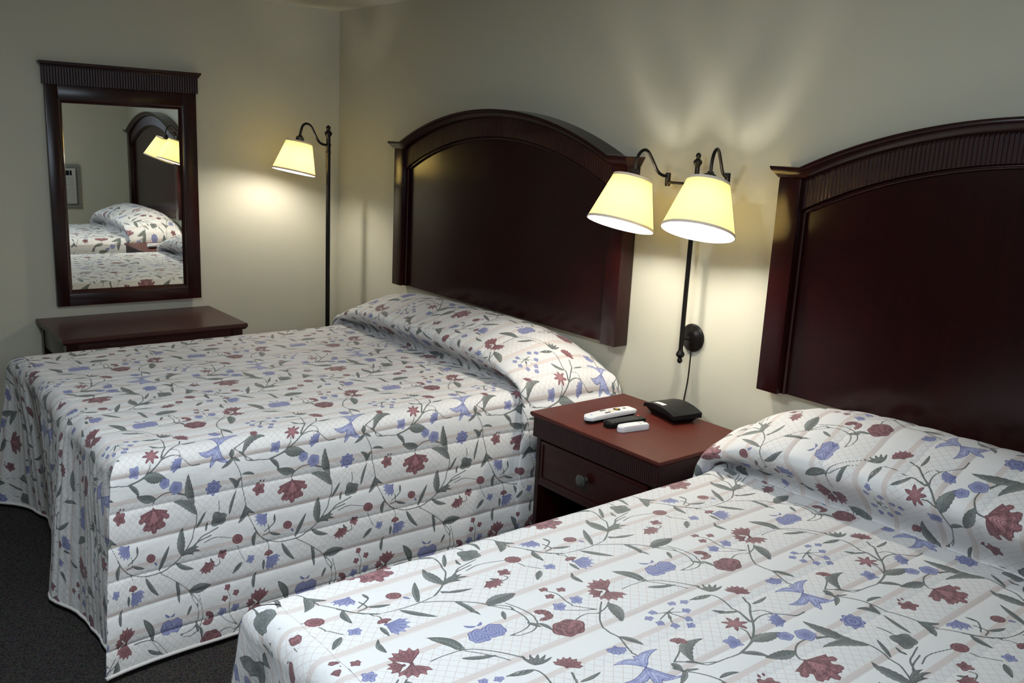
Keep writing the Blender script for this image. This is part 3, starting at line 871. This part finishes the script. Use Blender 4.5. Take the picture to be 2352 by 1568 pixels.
# ------------------------------------------------------------ headboards
W_, ZB, ZC, ZP, TP, S_, PW = 1.6, .764, 1.474, 1.634, .070, .082, .078
A_, H_ = W_ / 2 - S_, ZP - ZC
R_ = (A_ * A_ + H_ * H_) / (2 * H_)
ZCEN = ZP - R_
def arcz(x, dr=0.):
    """height of the arch line lowered by dr (concentric), x from the middle"""
    rr = R_ - dr
    return ZCEN + math.sqrt(max(rr * rr - x * x, 0))
def make_headboard(x1, label):
    root = empty('headboard', (x1 + W_ / 2, -.004, ZB))
    tag(root, label, 'headboard', 'matching arched headboards')
    Lz = lambda z: z - ZB
    hx = W_ / 2
    # panel
    xi = hx - PW
    bm = bmesh.new()
    xs = [(-xi) + 2 * xi * k / 60 for k in range(61)]
    poly = [(-xi, 0), (xi, 0)] + [(x, Lz(arcz(x, .06))) for x in reversed(xs)]
    prism(bm, poly, -.006, -.036)
    obj('panel', bm, M_WOOD, root, 30)
    # bead that frames the panel
    bm = bmesh.new()
    pts = [Vector((-xi + .006, -.040, .0))] + [Vector((x * (xi - .006) / xi, -.040, Lz(arcz(x, .118)))) for x in xs] + [Vector((xi - .006, -.040, 0.))]
    tube(bm, pts, .0075, 8)
    obj('bead_moulding', bm, M_WOOD, root, 50)
    for s in (-1, 1):
        bm = bmesh.new()
        box(bm, (min(s * hx, s * (hx - PW)), -TP, 0), (max(s * hx, s * (hx - PW)), 0, Lz(ZC - .034)), .0025)
        obj('post', bm, M_WOOD, root, 30)
    # fluted band under the arch
    bm = bmesh.new()
    nfl = 116; per = 6
    rows = []
    cols = nfl * per + 1
    front = []
    for k in range(cols):
        x = -xi + 2 * xi * k / (cols - 1)
        ph = (k % per) / per
        y = -.052 - .0016 * math.sin(PI * ph)
        front.append((x, y))
    zt = [Lz(arcz(x, .030)) for x, _ in front]; zl = [Lz(arcz(x, .112)) for x, _ in front]
    T_ = [bm.verts.new((x, y, z)) for (x, y), z in zip(front, zt)]
    B_ = [bm.verts.new((x, y, z)) for (x, y), z in zip(front, zl)]
    Tb = [bm.verts.new((x, -.030, z)) for (x, y), z in zip(front, zt)]
    Bb = [bm.verts.new((x, -.030, z)) for (x, y), z in zip(front, zl)]
    grid_faces(bm, [Tb, T_, B_, Bb, Tb])
    bm.faces.new([T_[0], B_[0], Bb[0], Tb[0]]); bm.faces.new([T_[-1], B_[-1], Bb[-1], Tb[-1]])
    obj('fluted_band', bm, M_FLUTE, root, 40)
    # crown moulding: profile swept along cap - arch - cap
    prof = [(0., 0.), (-.097, 0.), (-.0995, -.004), (-.0995, -.010), (-.096, -.0135), (-.091, -.0145), (-.089, -.020), (-.082, -.026), (-.078, -.031), (-.072, -.034), (0., -.034)]
    path = []
    ex = hx + .021
    path.append((-ex, Lz(ZC), 0.)); path.append((-A_ - .004, Lz(ZC), 0.))
    n = 72
    amax = math.asin(A_ / R_)
    for k in range(n + 1):
        t = -amax + 2 * amax * k / n
        path.append((R_ * math.sin(t), Lz(ZCEN + R_ * math.cos(t)), t))
    path.append((A_ + .004, Lz(ZC), 0.)); path.append((ex, Lz(ZC), 0.))
    secs = []
    for i, (x, z, t) in enumerate(path):
        t2 = t
        if i in (2, n + 2): t2 = t * .5
        if i in (1, n + 3): t2 = 0
        secs.append([(x + dz * math.sin(t2), dy, z + dz * math.cos(t2)) for dy, dz in prof])
    # taper the lower part of the moulding at the two ends (returned profile)
    for e, s in ((0, 1), (-1, -1)):
        secs[e] = [(x + s * min(.020, abs(prof[i][1]) * .62), y, z) for i, (x, y, z) in enumerate(secs[e])]
    bm = bmesh.new(); loft_sections(bm, secs)
    obj('crown_moulding', bm, M_WOOD, root, 35)
    return root
make_headboard(.712, 'dark cherry arched headboard with fluted band on the wall above the farther bed')
make_headboard(2.962, 'dark cherry arched headboard above the nearest bed, cut off by the right picture edge')

# ------------------------------------------------------------ framed mirror on the left wall
mr = empty('wall_mirror', (.011, -1.155, .631), (0, math.radians(-.35), math.radians(-1.5)))
tag(mr, 'dark cherry framed wall mirror with fluted cornice hanging above the desk', 'mirror')
y0, y1, hM = -.341, .341, 1.026
gy0, gy1, gz0, gz1 = -.287, .275, .058, .962
def mbox(n, lo, hi, m=M_WOOD, bev=.003):
    bm = bmesh.new(); box(bm, lo, hi, bev); return obj(n, bm, m, mr, 30)
mbox('stile', (0, y0, 0), (.030, gy0, hM)); mbox('stile', (0, gy1, 0), (.030, y1, hM))
mbox('bottom_rail', (0, gy0, 0), (.030, gy1, gz0)); mbox('top_rail', (0, gy0, gz1), (.030, gy1, hM))
bm = bmesh.new()
cols = 58 * 6 + 1; F0 = []
for k in range(cols):
    y = y0 - .008 + (y1 - y0 + .016) * k / (cols - 1)
    F0.append((.036 + .0014 * math.sin(PI * (k % 6) / 6), y))
T_ = [bm.verts.new((x, y, hM + .076)) for x, y in F0]; B_ = [bm.verts.new((x, y, hM - .002)) for x, y in F0]
Tb = [bm.verts.new((0, y, hM + .076)) for x, y in F0]; Bb = [bm.verts.new((0, y, hM - .002)) for x, y in F0]
grid_faces(bm, [Tb, T_, B_, Bb, Tb])
bm.faces.new([T_[0], B_[0], Bb[0], Tb[0]]); bm.faces.new([T_[-1], B_[-1], Bb[-1], Tb[-1]])
obj('fluted_cornice', bm, M_FLUTE, mr, 40)
bm = bmesh.new()
secs = []
for z, e in ((.074, .012), (.080, .013), (.086, .019), (.090, .021), (.097, .022), (.098, .020)):
    secs.append([(0, y0 - e, hM + z), (.036 + e * .8, y0 - e, hM + z), (.036 + e * .8, y1 + e, hM + z), (0, y1 + e, hM + z)])
loft_sections(bm, secs)
obj('cornice_cap', bm, M_WOOD, mr, 30)
# sloping inner moulding round the glass
bm = bmesh.new()
secs = []
for e, x in ((0., .030), (.0, .026), (.006, .026), (.006, .022), (.013, .016), (.013, .013), (.018, .010)):
    secs.append([(x, gy0 + e, gz0 + e), (x, gy1 - e, gz0 + e), (x, gy1 - e, gz1 - e), (x, gy0 + e, gz1 - e)])
R4 = [[bm.verts.new(p) for p in q] for q in secs]
for p, q in zip(R4[:-1], R4[1:]):
    for k in range(4):
        bm.faces.new((p[k], p[(k + 1) % 4], q[(k + 1) % 4], q[k]))
obj('inner_moulding', bm, M_GLOSS, mr, 30)
bm = bmesh.new(); box(bm, (.004, gy0 + .002, gz0 + .002), (.0095, gy1 - .002, gz1 - .002))
obj('glass', bm, M_MIRROR, mr)

# ------------------------------------------------------------ desk under the mirror
dk = empty('desk', (.003, -1.174, 0))
tag(dk, 'dark cherry desk against the left wall under the mirror', 'desk')
DZ = .577; dw = .417; dd = .50
bm = bmesh.new()
secs = []
for z, e in ((-.030, .010), (-.024, .006), (-.018, .0), (-.004, .0), (0., .003)):
    secs.append([(0, -dw + e, DZ + z), (dd - e, -dw + e, DZ + z), (dd - e, dw - e, DZ + z), (0, dw - e, DZ + z)])
loft_sections(bm, secs); obj('desk_top', bm, M_DESK, dk, 30)
def dbox(n, lo, hi, m=M_WOOD, bev=.002):
    bm = bmesh.new(); box(bm, lo, hi, bev); return obj(n, bm, m, dk, 30)
az0, az1 = DZ - .125, DZ - .030
dbox('apron', (dd - .043, -dw + .071, az0), (dd - .025, dw - .071, az1), M_WOODX)
dbox('apron', (.0, -dw + .071, az0), (.018, dw - .071, az1), M_WOODX)
dbox('apron', (.052, -dw + .022, az0), (dd - .072, -dw + .040, az1)); dbox('apron', (.052, dw - .040, az0), (dd - .072, dw - .022, az1))
for sx in (0, 1):
    for sy in (-1, 1):
        x0 = .0 if sx == 0 else dd - .07; yy = sy * (dw - .045)
        bm = bmesh.new()
        secs = []
        for z, h in ((0, .017), (.02, .019), (.45, .025), (az1, .025)):
            cx = x0 + .026; 
            secs.append([(cx - h, yy - h, z), (cx + h, yy - h, z), (cx + h, yy + h, z), (cx - h, yy + h, z)])
        loft_sections(bm, secs); obj('leg', bm, M_WOOD, dk, 30)
bm = bmesh.new(); box(bm, (dd - .025, -.22, az0 + .012), (dd - .020, .22, az1 - .012), .002); dr = obj('drawer_front', bm, M_WOODX, dk, 30)

# ------------------------------------------------------------ nightstand
NX0, NX1, NY0, NY1, NZ = 2.352, 2.957, -.508, -.046, .590
ns = empty('nightstand', ((NX0 + NX1) / 2, (NY0 + NY1) / 2, 0))
tag(ns, 'cherry nightstand with one drawer and open shelf between the two beds', 'nightstand')
hx, hy = (NX1 - NX0) / 2, (NY1 - NY0) / 2
def nbox(n, lo, hi, m=M_WOOD, bev=.002, par=None):
    bm = bmesh.new(); box(bm, lo, hi, bev); return obj(n, bm, m, par or ns, 30)
bm = bmesh.new(); secs = []
for z, e in ((-.020, .009), (-.016, .004), (-.010, .0), (-.003, .0), (0., .0025)):
    secs.append([(-hx + e, -hy + e, NZ + z), (hx - e, -hy + e, NZ + z), (hx - e, hy, NZ + z), (-hx + e, hy, NZ + z)])
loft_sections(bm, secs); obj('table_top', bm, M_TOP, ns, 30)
# fluted frieze on three sides
bm = bmesh.new()
fz0, fz1 = NZ - .088, NZ - .020; e = .010
def flute_run(p, q, nrm, n):
    T_, B_ = [], []
    for k in range(n * 6 + 1):
        t = k / (n * 6); d = .0008 * math.sin(PI * (k % 6) / 6)
        x = p[0] + (q[0] - p[0]) * t + nrm[0] * d; y = p[1] + (q[1] - p[1]) * t + nrm[1] * d
        T_.append(bm.verts.new((x, y, fz1))); B_.append(bm.verts.new((x, y, fz0)))
    grid_faces(bm, [T_, B_])
    return T_, B_
T1, B1 = flute_run((-hx + e, hy - .002), (-hx + e, -hy + e), (-1, 0), 52)
T2, B2 = flute_run((-hx + e, -hy + e), (hx - e, -hy + e), (0, -1), 68)
T3, B3 = flute_run((hx - e, -hy + e), (hx - e, hy - .002), (1, 0), 52)
bm.faces.new(B1 + B2[1:] + B3[1:]); bm.faces.new((T1 + T2[1:] + T3[1:])[::-1])
bm.faces.new([T1[0], B1[0], B3[-1], T3[-1]])
bmesh.ops.remove_doubles(bm, verts=bm.verts[:], dist=1e-5)
obj('fluted_frieze', bm, M_FLUTE, ns, 40)
bx, by = hx - .020, hy - .020        # carcass
side_z = fz0
nbox('side_panel', (-bx, -by, .0), (-bx + .02, hy - .002, side_z)); nbox('side_panel', (bx - .02, -by, .0), (bx, hy - .002, side_z))
nbox('back_panel', (-bx + .02, hy - .012, .06), (bx - .02, hy - .003, side_z), M_DARKIN)
nbox('rail', (-bx + .02, -by, NZ - .262), (bx - .02, hy - .012, NZ - .242), M_WOODX)
nbox('shelf', (-bx + .02, -by + .004, .06), (bx - .02, hy - .012, .078), M_WOODX)
nbox('plinth', (-bx + .02, -by + .01, 0), (bx - .02, -by + .028, .06), M_WOODX)
dz0, dz1 = NZ - .240, NZ - .096
nbox('face_frame', (-bx + .02, -by, dz1 + .002), (bx - .02, -by + .018, side_z), M_WOODX)
dw_ = nbox('drawer', (-bx + .032, -by - .004, dz0), (bx - .032, -by + .30, dz1), M_WOODX)
bm = bmesh.new()
for lo, hi in (((-bx + .032, -by - .007, dz1 - .012), (bx - .032, -by - .003, dz1)), ((-bx + .032, -by - .007, dz0), (bx - .032, -by - .003, dz0 + .012)),
               ((-bx + .032, -by - .007, dz0 + .012), (-bx + .044, -by - .003, dz1 - .012)), ((bx - .044, -by - .007, dz0 + .012), (bx - .032, -by - .003, dz1 - .012))):
    box(bm, lo, hi, .001)
obj('drawer_moulding', bm, M_WOODX, dw_, 30)
bm = bmesh.new()
lathe(bm, [(.011, 0), (.0095, .006), (.009, .012), (.017, .017), (.0215, .022), (.0215, .026), (.016, .030), (.007, .0315), (.0, .032)], 28,
      Matrix.Translation((-.022, -by - .004, (dz0 + dz1) / 2 + .004)) @ Matrix.Rotation(PI / 2, 4, 'X'))
tag(obj('knob', bm, M_KNOB, dw_, 40), 'ridged pewter knob')
bm = bmesh.new(); lathe(bm, [(.0045, 0), (.0045, .004), (.002, .006), (0, .0062)], 12, Matrix.Translation((bx, -.10, NZ - .115)) @ Matrix.Rotation(PI / 2, 4, 'Y'))
obj('brass_stud', bm, M_BRASS, ns, 40)

# ------------------------------------------------------------ lamps
def shade_parts(root, top, bot, rt=.066, rb=.114):
    top = Vector(top); bot = Vector(bot)
    ax = (bot - top).normalized(); h = (bot - top).length
    M = Matrix.Translation(top) @ ax.to_track_quat('Z', 'Y').to_matrix().to_4x4()
    bm = bmesh.new()
    nn = 64
    prof = [(rt, 0), (rt + (rb - rt) * .5, h * .5), (rb, h), (rb - .0012, h), (rt + (rb - rt) * .5 - .0012, h * .5), (rt - .0012, 0), (rt, 0)]
    lathe(bm, prof, nn, M, cap=False)
    bmesh.ops.remove_doubles(bm, verts=bm.verts[:], dist=1e-6)
    sh = obj('lamp_shade', bm, M_SHADE, root, 40)
    for z, r0, w in ((0, rt, .009), (h, rb, -.009)):
        bm = bmesh.new()
        sl = (rb - rt) / h
        r1 = r0 + sl * w
        lathe(bm, [(r0 + .0012, z), (r1 + .0012, z + w), (r1 - .0022, z + w), (r0 - .0022, z), (r0 + .0012, z)], nn, M, cap=False)
        bmesh.ops.remove_doubles(bm, verts=bm.verts[:], dist=1e-6)
        obj('shade_trim', bm, M_TRIM, sh, 40)
    # spider ring that holds the shade
    bm = bmesh.new()
    lathe(bm, [(.014, .012), (.018, .012), (.018, .015), (.014, .015), (.014, .012)], 20, M, cap=False)
    for k in range(3):
        a = k * 2 * PI / 3
        p0 = M @ Vector((.016 * math.cos(a), .016 * math.sin(a), .0135)); p1 = M @ Vector((rt * math.cos(a), rt * math.sin(a), .006))
        tube(bm, [p0, p1], .0014, 6)
    obj('shade_holder', bm, M_METAL, sh, 40)
    bm = bmesh.new()
    lathe(bm, [(.0, .146), (.010, .143), (.020, .132), (.026, .116), (.0265, .106), (.021, .088), (.014, .075), (.013, .050), (.0, .050)], 24, M)
    obj('bulb', bm, BULB, root, 0)
    bm = bmesh.new()
    lathe(bm, [(.0, -.032), (.010, -.031), (.013, -.024), (.020, -.020), (.0215, -.006), (.022, .002), (.034, .010), (.034, .048), (.020, .052), (.0, .052)], 24, M)  # wide skirt hidden inside the shade is added to block upward light
    return obj('socket', bm, M_METAL, root, 40), M

def finial(bm, z, s, up=1, M=Matrix()):
    p = [(.0085, 0), (.0095, .002), (.0095, .006), (.012, .010), (.0165, .018), (.0175, .023), (.014, .030), (.0085, .034), (.0075, .037), (.010, .043), (.0105, .048), (.008, .054), (.003, .0575), (0, .058)]
    lathe(bm, [(r * s, zz * s) for r, zz in p], 24, M @ Matrix.Translation((0, 0, z)) @ Matrix.Rotation(0 if up > 0 else PI, 4, 'X'))

# floor lamp in the corner
fl = empty('floor_lamp', (.30, -.222, 0))
tag(fl, 'black metal floor lamp with a lit cream shade standing in the room corner', 'floor lamp')
bm = bmesh.new()
lathe(bm, [(.0, 0), (.125, 0), (.128, .006), (.122, .014), (.06, .022), (.03, .032), (.018, .05), (.012, .07), (.0, .07)], 48)
obj('base', bm, M_METAL, fl, 40)
bm = bmesh.new(); lathe(bm, [(.0118, .06), (.0118, 1.470)], 24)
lathe(bm, [(.0118, 1.395), (.0145, 1.397), (.0145, 1.402), (.0118, 1.404)], 24); lathe(bm, [(.0118, 1.430), (.0145, 1.432), (.0145, 1.442), (.0118, 1.444)], 24)
obj('pole', bm, M_METAL, fl, 40)
bm = bmesh.new(); finial(bm, 1.470, 1.15); obj('finial', bm, M_METAL, fl, 40)
bm = bmesh.new()
pts = smooth_path([(0, 0, 1.437), (0, -.022, 1.437), (0, -.052, 1.450), (0, -.078, 1.492), (0, -.098, 1.527), (0, -.122, 1.539), (0, -.144, 1.527), (0, -.157, 1.490), (0, -.158, 1.478)])
tube(bm, pts, .0062, 12); obj('arm', bm, M_METAL, fl, 60)
shade_parts(fl, (0, -.162, 1.450), (0, -.194, 1.294), .064, .110)

# double swing-arm wall lamp
wl = empty('wall_lamp', (2.616, 0, .86))
tag(wl, 'black double swing-arm wall lamp with two lit cream shades above the nightstand', 'wall lamp')
oz = -.86
def W(x, y, z): return Vector((x - 2.616, y, z + oz))
bm = bmesh.new()
lathe(bm, [(.0, 0), (.046, 0), (.050, .003), (.050, .007), (.043, .012), (.034, .014), (.030, .018), (.018, .021), (.010, .024), (.0, .024)], 40,
      Matrix.Translation(W(2.628, -.0005, .859)) @ Matrix.Rotation(PI / 2, 4, 'X'))
obj('wall_plate', bm, M_METAL, wl, 40)
bm = bmesh.new(); tube(bm, [W(2.628, -.02, .859), W(2.616, -.05, .859)], .007, 12); obj('bracket', bm, M_METAL, wl, 60)
bm = bmesh.new()
lathe(bm, [(.0082, .815 + oz), (.0082, 1.455 + oz)], 24, Matrix.Translation((0, -.05, 0)))
lathe(bm, [(.0082, 1.385 + oz), (.0125, 1.387 + oz), (.0125, 1.425 + oz), (.0082, 1.427 + oz)], 24, Matrix.Translation((0, -.05, 0)))
obj('pole', bm, M_METAL, wl, 40)
bm = bmesh.new(); finial(bm, 1.450 + oz, .88, 1, Matrix.Translation((0, -.05, 0))); obj('finial', bm, M_METAL, wl, 40)
bm = bmesh.new(); finial(bm, .82 + oz, .9, -1, Matrix.Translation((0, -.05, 0))); obj('finial', bm, M_METAL, wl, 40)
for J, S, top, bot in (((2.489, -.05, 1.404), (2.472, -.20, 1.429), (2.467, -.203, 1.407), (2.470, -.252, 1.246)),
                       ((2.746, -.05, 1.418), (2.796, -.20, 1.437), (2.794, -.203, 1.416), (2.812, -.256, 1.258))):
    Jv = Vector(J); Sv = Vector(S)
    bm = bmesh.new(); tube(bm, [W(2.616, -.05, J[2] - .010), W(*J) - Vector((0, 0, .010))], .0052, 12)
    arm = obj('arm', bm, M_METAL, wl, 60)
    bm = bmesh.new()
    lathe(bm, [(.0, -.024), (.0085, -.023), (.0095, -.018), (.0095, .018), (.0085, .023), (.0, .024)], 20, Matrix.Translation(W(*J)))
    obj('swivel_joint', bm, M_METAL, wl, 40)
    bm = bmesh.new()
    d = (Sv - Jv); dh = Vector((d.x, d.y, 0)); L = dh.length; dh.normalize()
    def Q(t, z): return W(J[0], J[1], J[2]) + dh * (t * L) + Vector((0, 0, z))
    e_ = S[2] - J[2]
    pts = smooth_path([Q(0, .012), Q(.18, .014), Q(.34, .028), Q(.50, .062), Q(.66, .092), Q(.80, .096), Q(.93, .080), Q(1.0, .048), Q(1.0, e_ - .008)])
    tube(bm, pts, .0055, 12); obj('curved_arm', bm, M_METAL, wl, 60)
    tp = Vector(top) - Vector((2.616, 0, .86)); bt = Vector(bot) - Vector((2.616, 0, .86))
    shade_parts(wl, tp, bt, .067, .117)
bm = bmesh.new()
pts = smooth_path([W(2.628, -.008, .815), W(2.630, -.010, .77), W(2.629, -.012, .70), W(2.622, -.014, .63), W(2.618, -.016, .56), W(2.620, -.018, .45)])
tube(bm, pts, .0026, 8); obj('power_cord', bm, M_METAL, wl, 60)

# ------------------------------------------------------------ things on the nightstand
TZ = NZ
def rounded_slab(name, Lx, Wy, hz, mat, parent, taper=.0, arch=.0, n=20, under=0., z0=0., rr=.35, mats=None):
    """body along local x, softly rounded outline, slightly arched top"""
    bm = bmesh.new()
    secs = []
    for k in range(n + 1):
        t = k / n; x = -Lx / 2 + Lx * t
        w = Wy / 2 * (1 - taper * t)
        e = min(t, 1 - t) * Lx
        rc = Wy * rr
        if e < rc: w *= (1 - .55 * (1 - e / rc) ** 2.4) 
        zt = hz * (1 if e > .008 else .72 + .28 * e / .008) + arch * math.sin(PI * t)
        zb = under * math.sin(PI * t)
        sec = []
        for m in range(9):
            a = PI * m / 8
            sec.append((x, w * math.cos(a) ** 3 * .12 + w * .88 * math.cos(a), zb + (zt - zb) * (.72 + .28 * math.sin(a) ** .3 if 0 < m < 8 else .66)))
        sec += [(x, -w * .93, zb + .001), (x, -w * .7, zb), (x, w * .7, zb), (x, w * .93, zb + .001)]
        secs.append([(p[0], p[1], p[2] + z0) for p in sec])
    loft_sections(bm, secs)
    return obj(name, bm, mats or mat, parent, 50)
def buttons(name, parent, spots, r, h, z, mat, sq=False):
    for x, y in spots:
        bm = bmesh.new()
        if sq: box(bm, (x - r * 1.3, y - r * .7, z), (x + r * 1.3, y + r * .7, z + h), h * .3)
        else: lathe(bm, [(r, z), (r, z + h * .7), (r * .8, z + h), (0, z + h)], 16, Matrix.Translation((x, y, 0)))
        obj(name, bm, mat, parent, 40)
def between(p, q):
    return ((p[0] + q[0]) / 2, (p[1] + q[1]) / 2), math.atan2(q[1] - p[1], q[0] - p[0]), math.hypot(q[0] - p[0], q[1] - p[1])

M_YEL = simple('orange_button', (.75, .38, .03), .4)
M_BLUE = simple('blue_logo_ink', (.12, .22, .65), .5)
M_RED = simple('red_button', (.6, .03, .03), .4)
c, a, L = between((2.553, -.432), (2.560, -.205))
r1 = empty('remote_control', (c[0], c[1], TZ), (0, 0, a))
tag(r1, 'long white remote control with orange and black buttons, leftmost on the nightstand', 'remote control')
rounded_slab('underside', L * .93, .040, .012, M_BLACK, r1, -.05, 0)
rounded_slab('cover', L, .048, .014, M_WHITE, r1, -.08, .005, z0=.010)
zb = .0290
bm = bmesh.new(); lathe(bm, [(.0135, zb - .002), (.0135, zb), (.0075, zb + .0006), (.0, zb + .0006)], 28, Matrix.Translation((.028, 0, 0))); obj('navigation_ring', bm, M_BLACK, r1, 40)
buttons('select_button', r1, [(.028, 0)], .0058, .0014, zb + .0002, M_YEL)
buttons('button', r1, [(-.020, .012), (-.033, .012), (-.018, -.013), (-.031, -.013)], .0046, .0014, zb - .0012, M_BLACK, True)
buttons('button', r1, [(.002, -.010), (-.004, .002)], .0035, .0012, zb - .0007, M_YEL, True)
buttons('button', r1, [(.064, .0)], .0052, .0012, zb - .0016, M_GREY)
buttons('logo_dot', r1, [(-.088, 0)], .0045, .0008, zb - .0040, M_BLUE)
c, a, L = between((2.622, -.405), (2.640, -.243))
r2 = empty('remote_control', (c[0], c[1], TZ), (0, 0, a))
tag(r2, 'black remote control with a red power button, lying between the two white ones', 'remote control')
rounded_slab('body', L, .046, .020, M_BLACK, r2, -.05, 0, rr=.2)
zb = .0196
for i in range(7):
    buttons('button', r2, [(-.062 + i * .0165, -.012), (-.062 + i * .0165, 0.), (-.062 + i * .0165, .012)], .0036, .0014, zb - .0006, M_GREY, True)
buttons('power_button', r2, [(.066, .010)], .0048, .0016, zb - .0004, M_RED)
c, a, L = between((2.678, -.402), (2.700, -.284))
r3 = empty('remote_control', (c[0], c[1], TZ), (0, 0, a))
tag(r3, 'short white remote control, the smallest of the three on the nightstand', 'remote control')
rounded_slab('body', L, .036, .021, M_WHITE, r3, -.02, .002, rr=.45)
zb = .0222
buttons('button', r3, [(.012, -.006), (.012, .006), (.024, -.006), (.024, .006)], .0032, .0010, zb - .0006, M_GREY, True)
buttons('button', r3, [(.044, 0.)], .0035, .0010, zb - .0010, M_GREY)
buttons('button', r3, [(-.022, 0.)], .0022, .0006, zb - .0008, M_GREY)

md = empty('modem', (2.655, -.112, TZ), (0, 0, math.radians(-13)))
tag(md, 'small black modem box with a white sticker at the back of the nightstand', 'modem')
bm = bmesh.new(); secs = []
n = 24; mw, mdp = .089, .060
def mz(t): return .030 + .012 * math.sin(PI * (.5 + t * .5)) 
for k in range(n + 1):
    t = -1 + 2 * k / n; x = t * mw; zt = .032 + .014 * (1 - t * t)
    secs.append([(x, -mdp, zt), (x, mdp, zt + .004), (x, mdp, zt - .014), (x, -mdp, zt - .014)])
loft_sections(bm, secs); obj('lid', bm, M_BLACK, md, 35)
bm = bmesh.new(); secs = []
for z, e in ((0, .024), (.012, .014), (.024, .004), (.031, .004)):
    x_, y_ = mw - e, mdp - e * .8
    secs.append([(-x_, -y_, z), (x_, -y_, z), (x_, y_, z), (-x_, y_, z)])
loft_sections(bm, secs); obj('base', bm, M_BLACK, md, 30)
bm = bmesh.new(); rows = []
for y in (-.046, -.028):
    rows.append([bm.verts.new((x, y, .032 + .014 * (1 - (x / mw) ** 2) + .004 * (y + mdp) / (2 * mdp) + .0006)) for x in [-.052 + .056 * i / 10 for i in range(11)]])
grid_faces(bm, rows); r_ = bmesh.ops.extrude_face_region(bm, geom=bm.faces[:]); bmesh.ops.translate(bm, vec=(0, 0, -.0005), verts=[v for v in r_['geom'] if isinstance(v, bmesh.types.BMVert)])
obj('sticker', bm, M_WHITE, md)
buttons('indicator_light', md, [(.045, -.03), (.055, -.03), (.065, -.03)], .0018, .0006, .0435, M_GREY)

# ------------------------------------------------------------ air conditioner on the right wall (seen in the mirror)
ac = empty('air_conditioner', (RX - .001, -.80, .735))
tag(ac, 'through-wall air conditioner on the right wall, seen reflected in the mirror', 'air conditioner')
def abox(n, lo, hi, m, bev=.004, par=None):
    bm = bmesh.new(); box(bm, lo, hi, bev); return obj(n, bm, m, par or ac, 30)
aw, ah = .33, .40
bm = bmesh.new()
for lo, hi in (((-.030, -aw, 0), (0, aw, .035)), ((-.030, -aw, ah - .035), (0, aw, ah)), ((-.030, -aw, .035), (0, -aw + .035, ah - .035)), ((-.030, aw - .035, .035), (0, aw, ah - .035))):
    box(bm, lo, hi, .003)
obj('wall_frame', bm, M_ACD, ac, 30)
abox('casing', (-.060, -aw + .036, .036), (-.001, aw - .036, ah - .036), M_ACB, .008)
ou = abox('air_outlet', (-.063, -aw + .07, ah - .10), (-.058, aw - .07, ah - .055), M_BLACK, .002)
bm = bmesh.new()
for k in range(14):
    z = .058 + k * .0165
    box(bm, (-.066, -aw + .06, z), (-.058, aw - .06, z + .009), .0015)
obj('intake_grille', bm, M_ACB, ac, 30)
for k in range(9):
    y = -aw + .09 + k * (2 * aw - .18) / 8
    abox('vane', (-.066, y - .002, ah - .098), (-.061, y + .002, ah - .057), M_ACB, .0005, ou)

# ------------------------------------------------------------ light
world = bpy.data.worlds.new('sky'); scn.world = world; world.use_nodes = True
bg = world.node_tree.nodes['Background']
bg.inputs['Color'].default_value = (.62, .78, 1., 1); bg.inputs['Strength'].default_value = .6
def area(name, loc, rot, sx, sy, e, col, spread=180):
    d = bpy.data.lights.new(name, 'AREA'); d.shape = 'RECTANGLE'; d.size = sx; d.size_y = sy; d.energy = e; d.color = col; d.spread = math.radians(spread)
    o = bpy.data.objects.new(name, d); o.location = loc; o.rotation_euler = rot; COL.objects.link(o); return o
area('daylight', (RX + .16, (WY0 + WY1) / 2, (WZ0 + WZ1) / 2), (0, math.radians(90), 0), WZ1 - WZ0 + .1, WY1 - WY0 + .1, DAY, (.72, .86, 1.))

cl = empty('ceiling_light', (2.95, -2.15, RZ - .001))
tag(cl, 'round flush ceiling light over the aisle between the two beds, above the picture', 'ceiling light')
bm = bmesh.new(); lathe(bm, [(0, -.03), (.17, -.03), (.18, -.02), (.18, 0), (0, 0)], 40); obj('housing', bm, M_WHITE, cl, 40)
d_ = bpy.data.lights.new('ceiling_tube', 'AREA'); d_.shape = 'DISK'; d_.size = .32; d_.energy = CEIL_W; d_.color = (.82, .92, 1.)
o_ = bpy.data.objects.new('ceiling_tube', d_); o_.location = (2.95, -2.15, RZ - .036); COL.objects.link(o_)

# ------------------------------------------------------------ camera
cd = bpy.data.cameras.new('camera'); cam = bpy.data.objects.new('camera', cd); COL.objects.link(cam)
yaw, pitch, roll, fpx = 2.453796, -0.220209, 0.050141, 2080.388
ca, sa, cb, sb = math.cos(yaw), math.sin(yaw), math.cos(pitch), math.sin(pitch)
f = Vector((ca * cb, sa * cb, sb)); r = Vector((sa, -ca, 0.)); u = r.cross(f)
r2_ = r * math.cos(roll) + u * math.sin(roll); u2_ = -r * math.sin(roll) + u * math.cos(roll)
M = Matrix((r2_, u2_, -f)).transposed().to_4x4(); M.translation = Vector((4.6541, -2.4982, 1.5170))
cam.matrix_world = M
cd.sensor_fit = 'HORIZONTAL'; cd.sensor_width = 36.; cd.lens = fpx / 2352 * 36.; cd.clip_start = .02
scn.camera = cam
vs = scn.view_settings
vs.view_transform = 'Standard'; vs.look = 'None'; vs.gamma = 1.; vs.use_curve_mapping = False
vs.exposure = EXPO
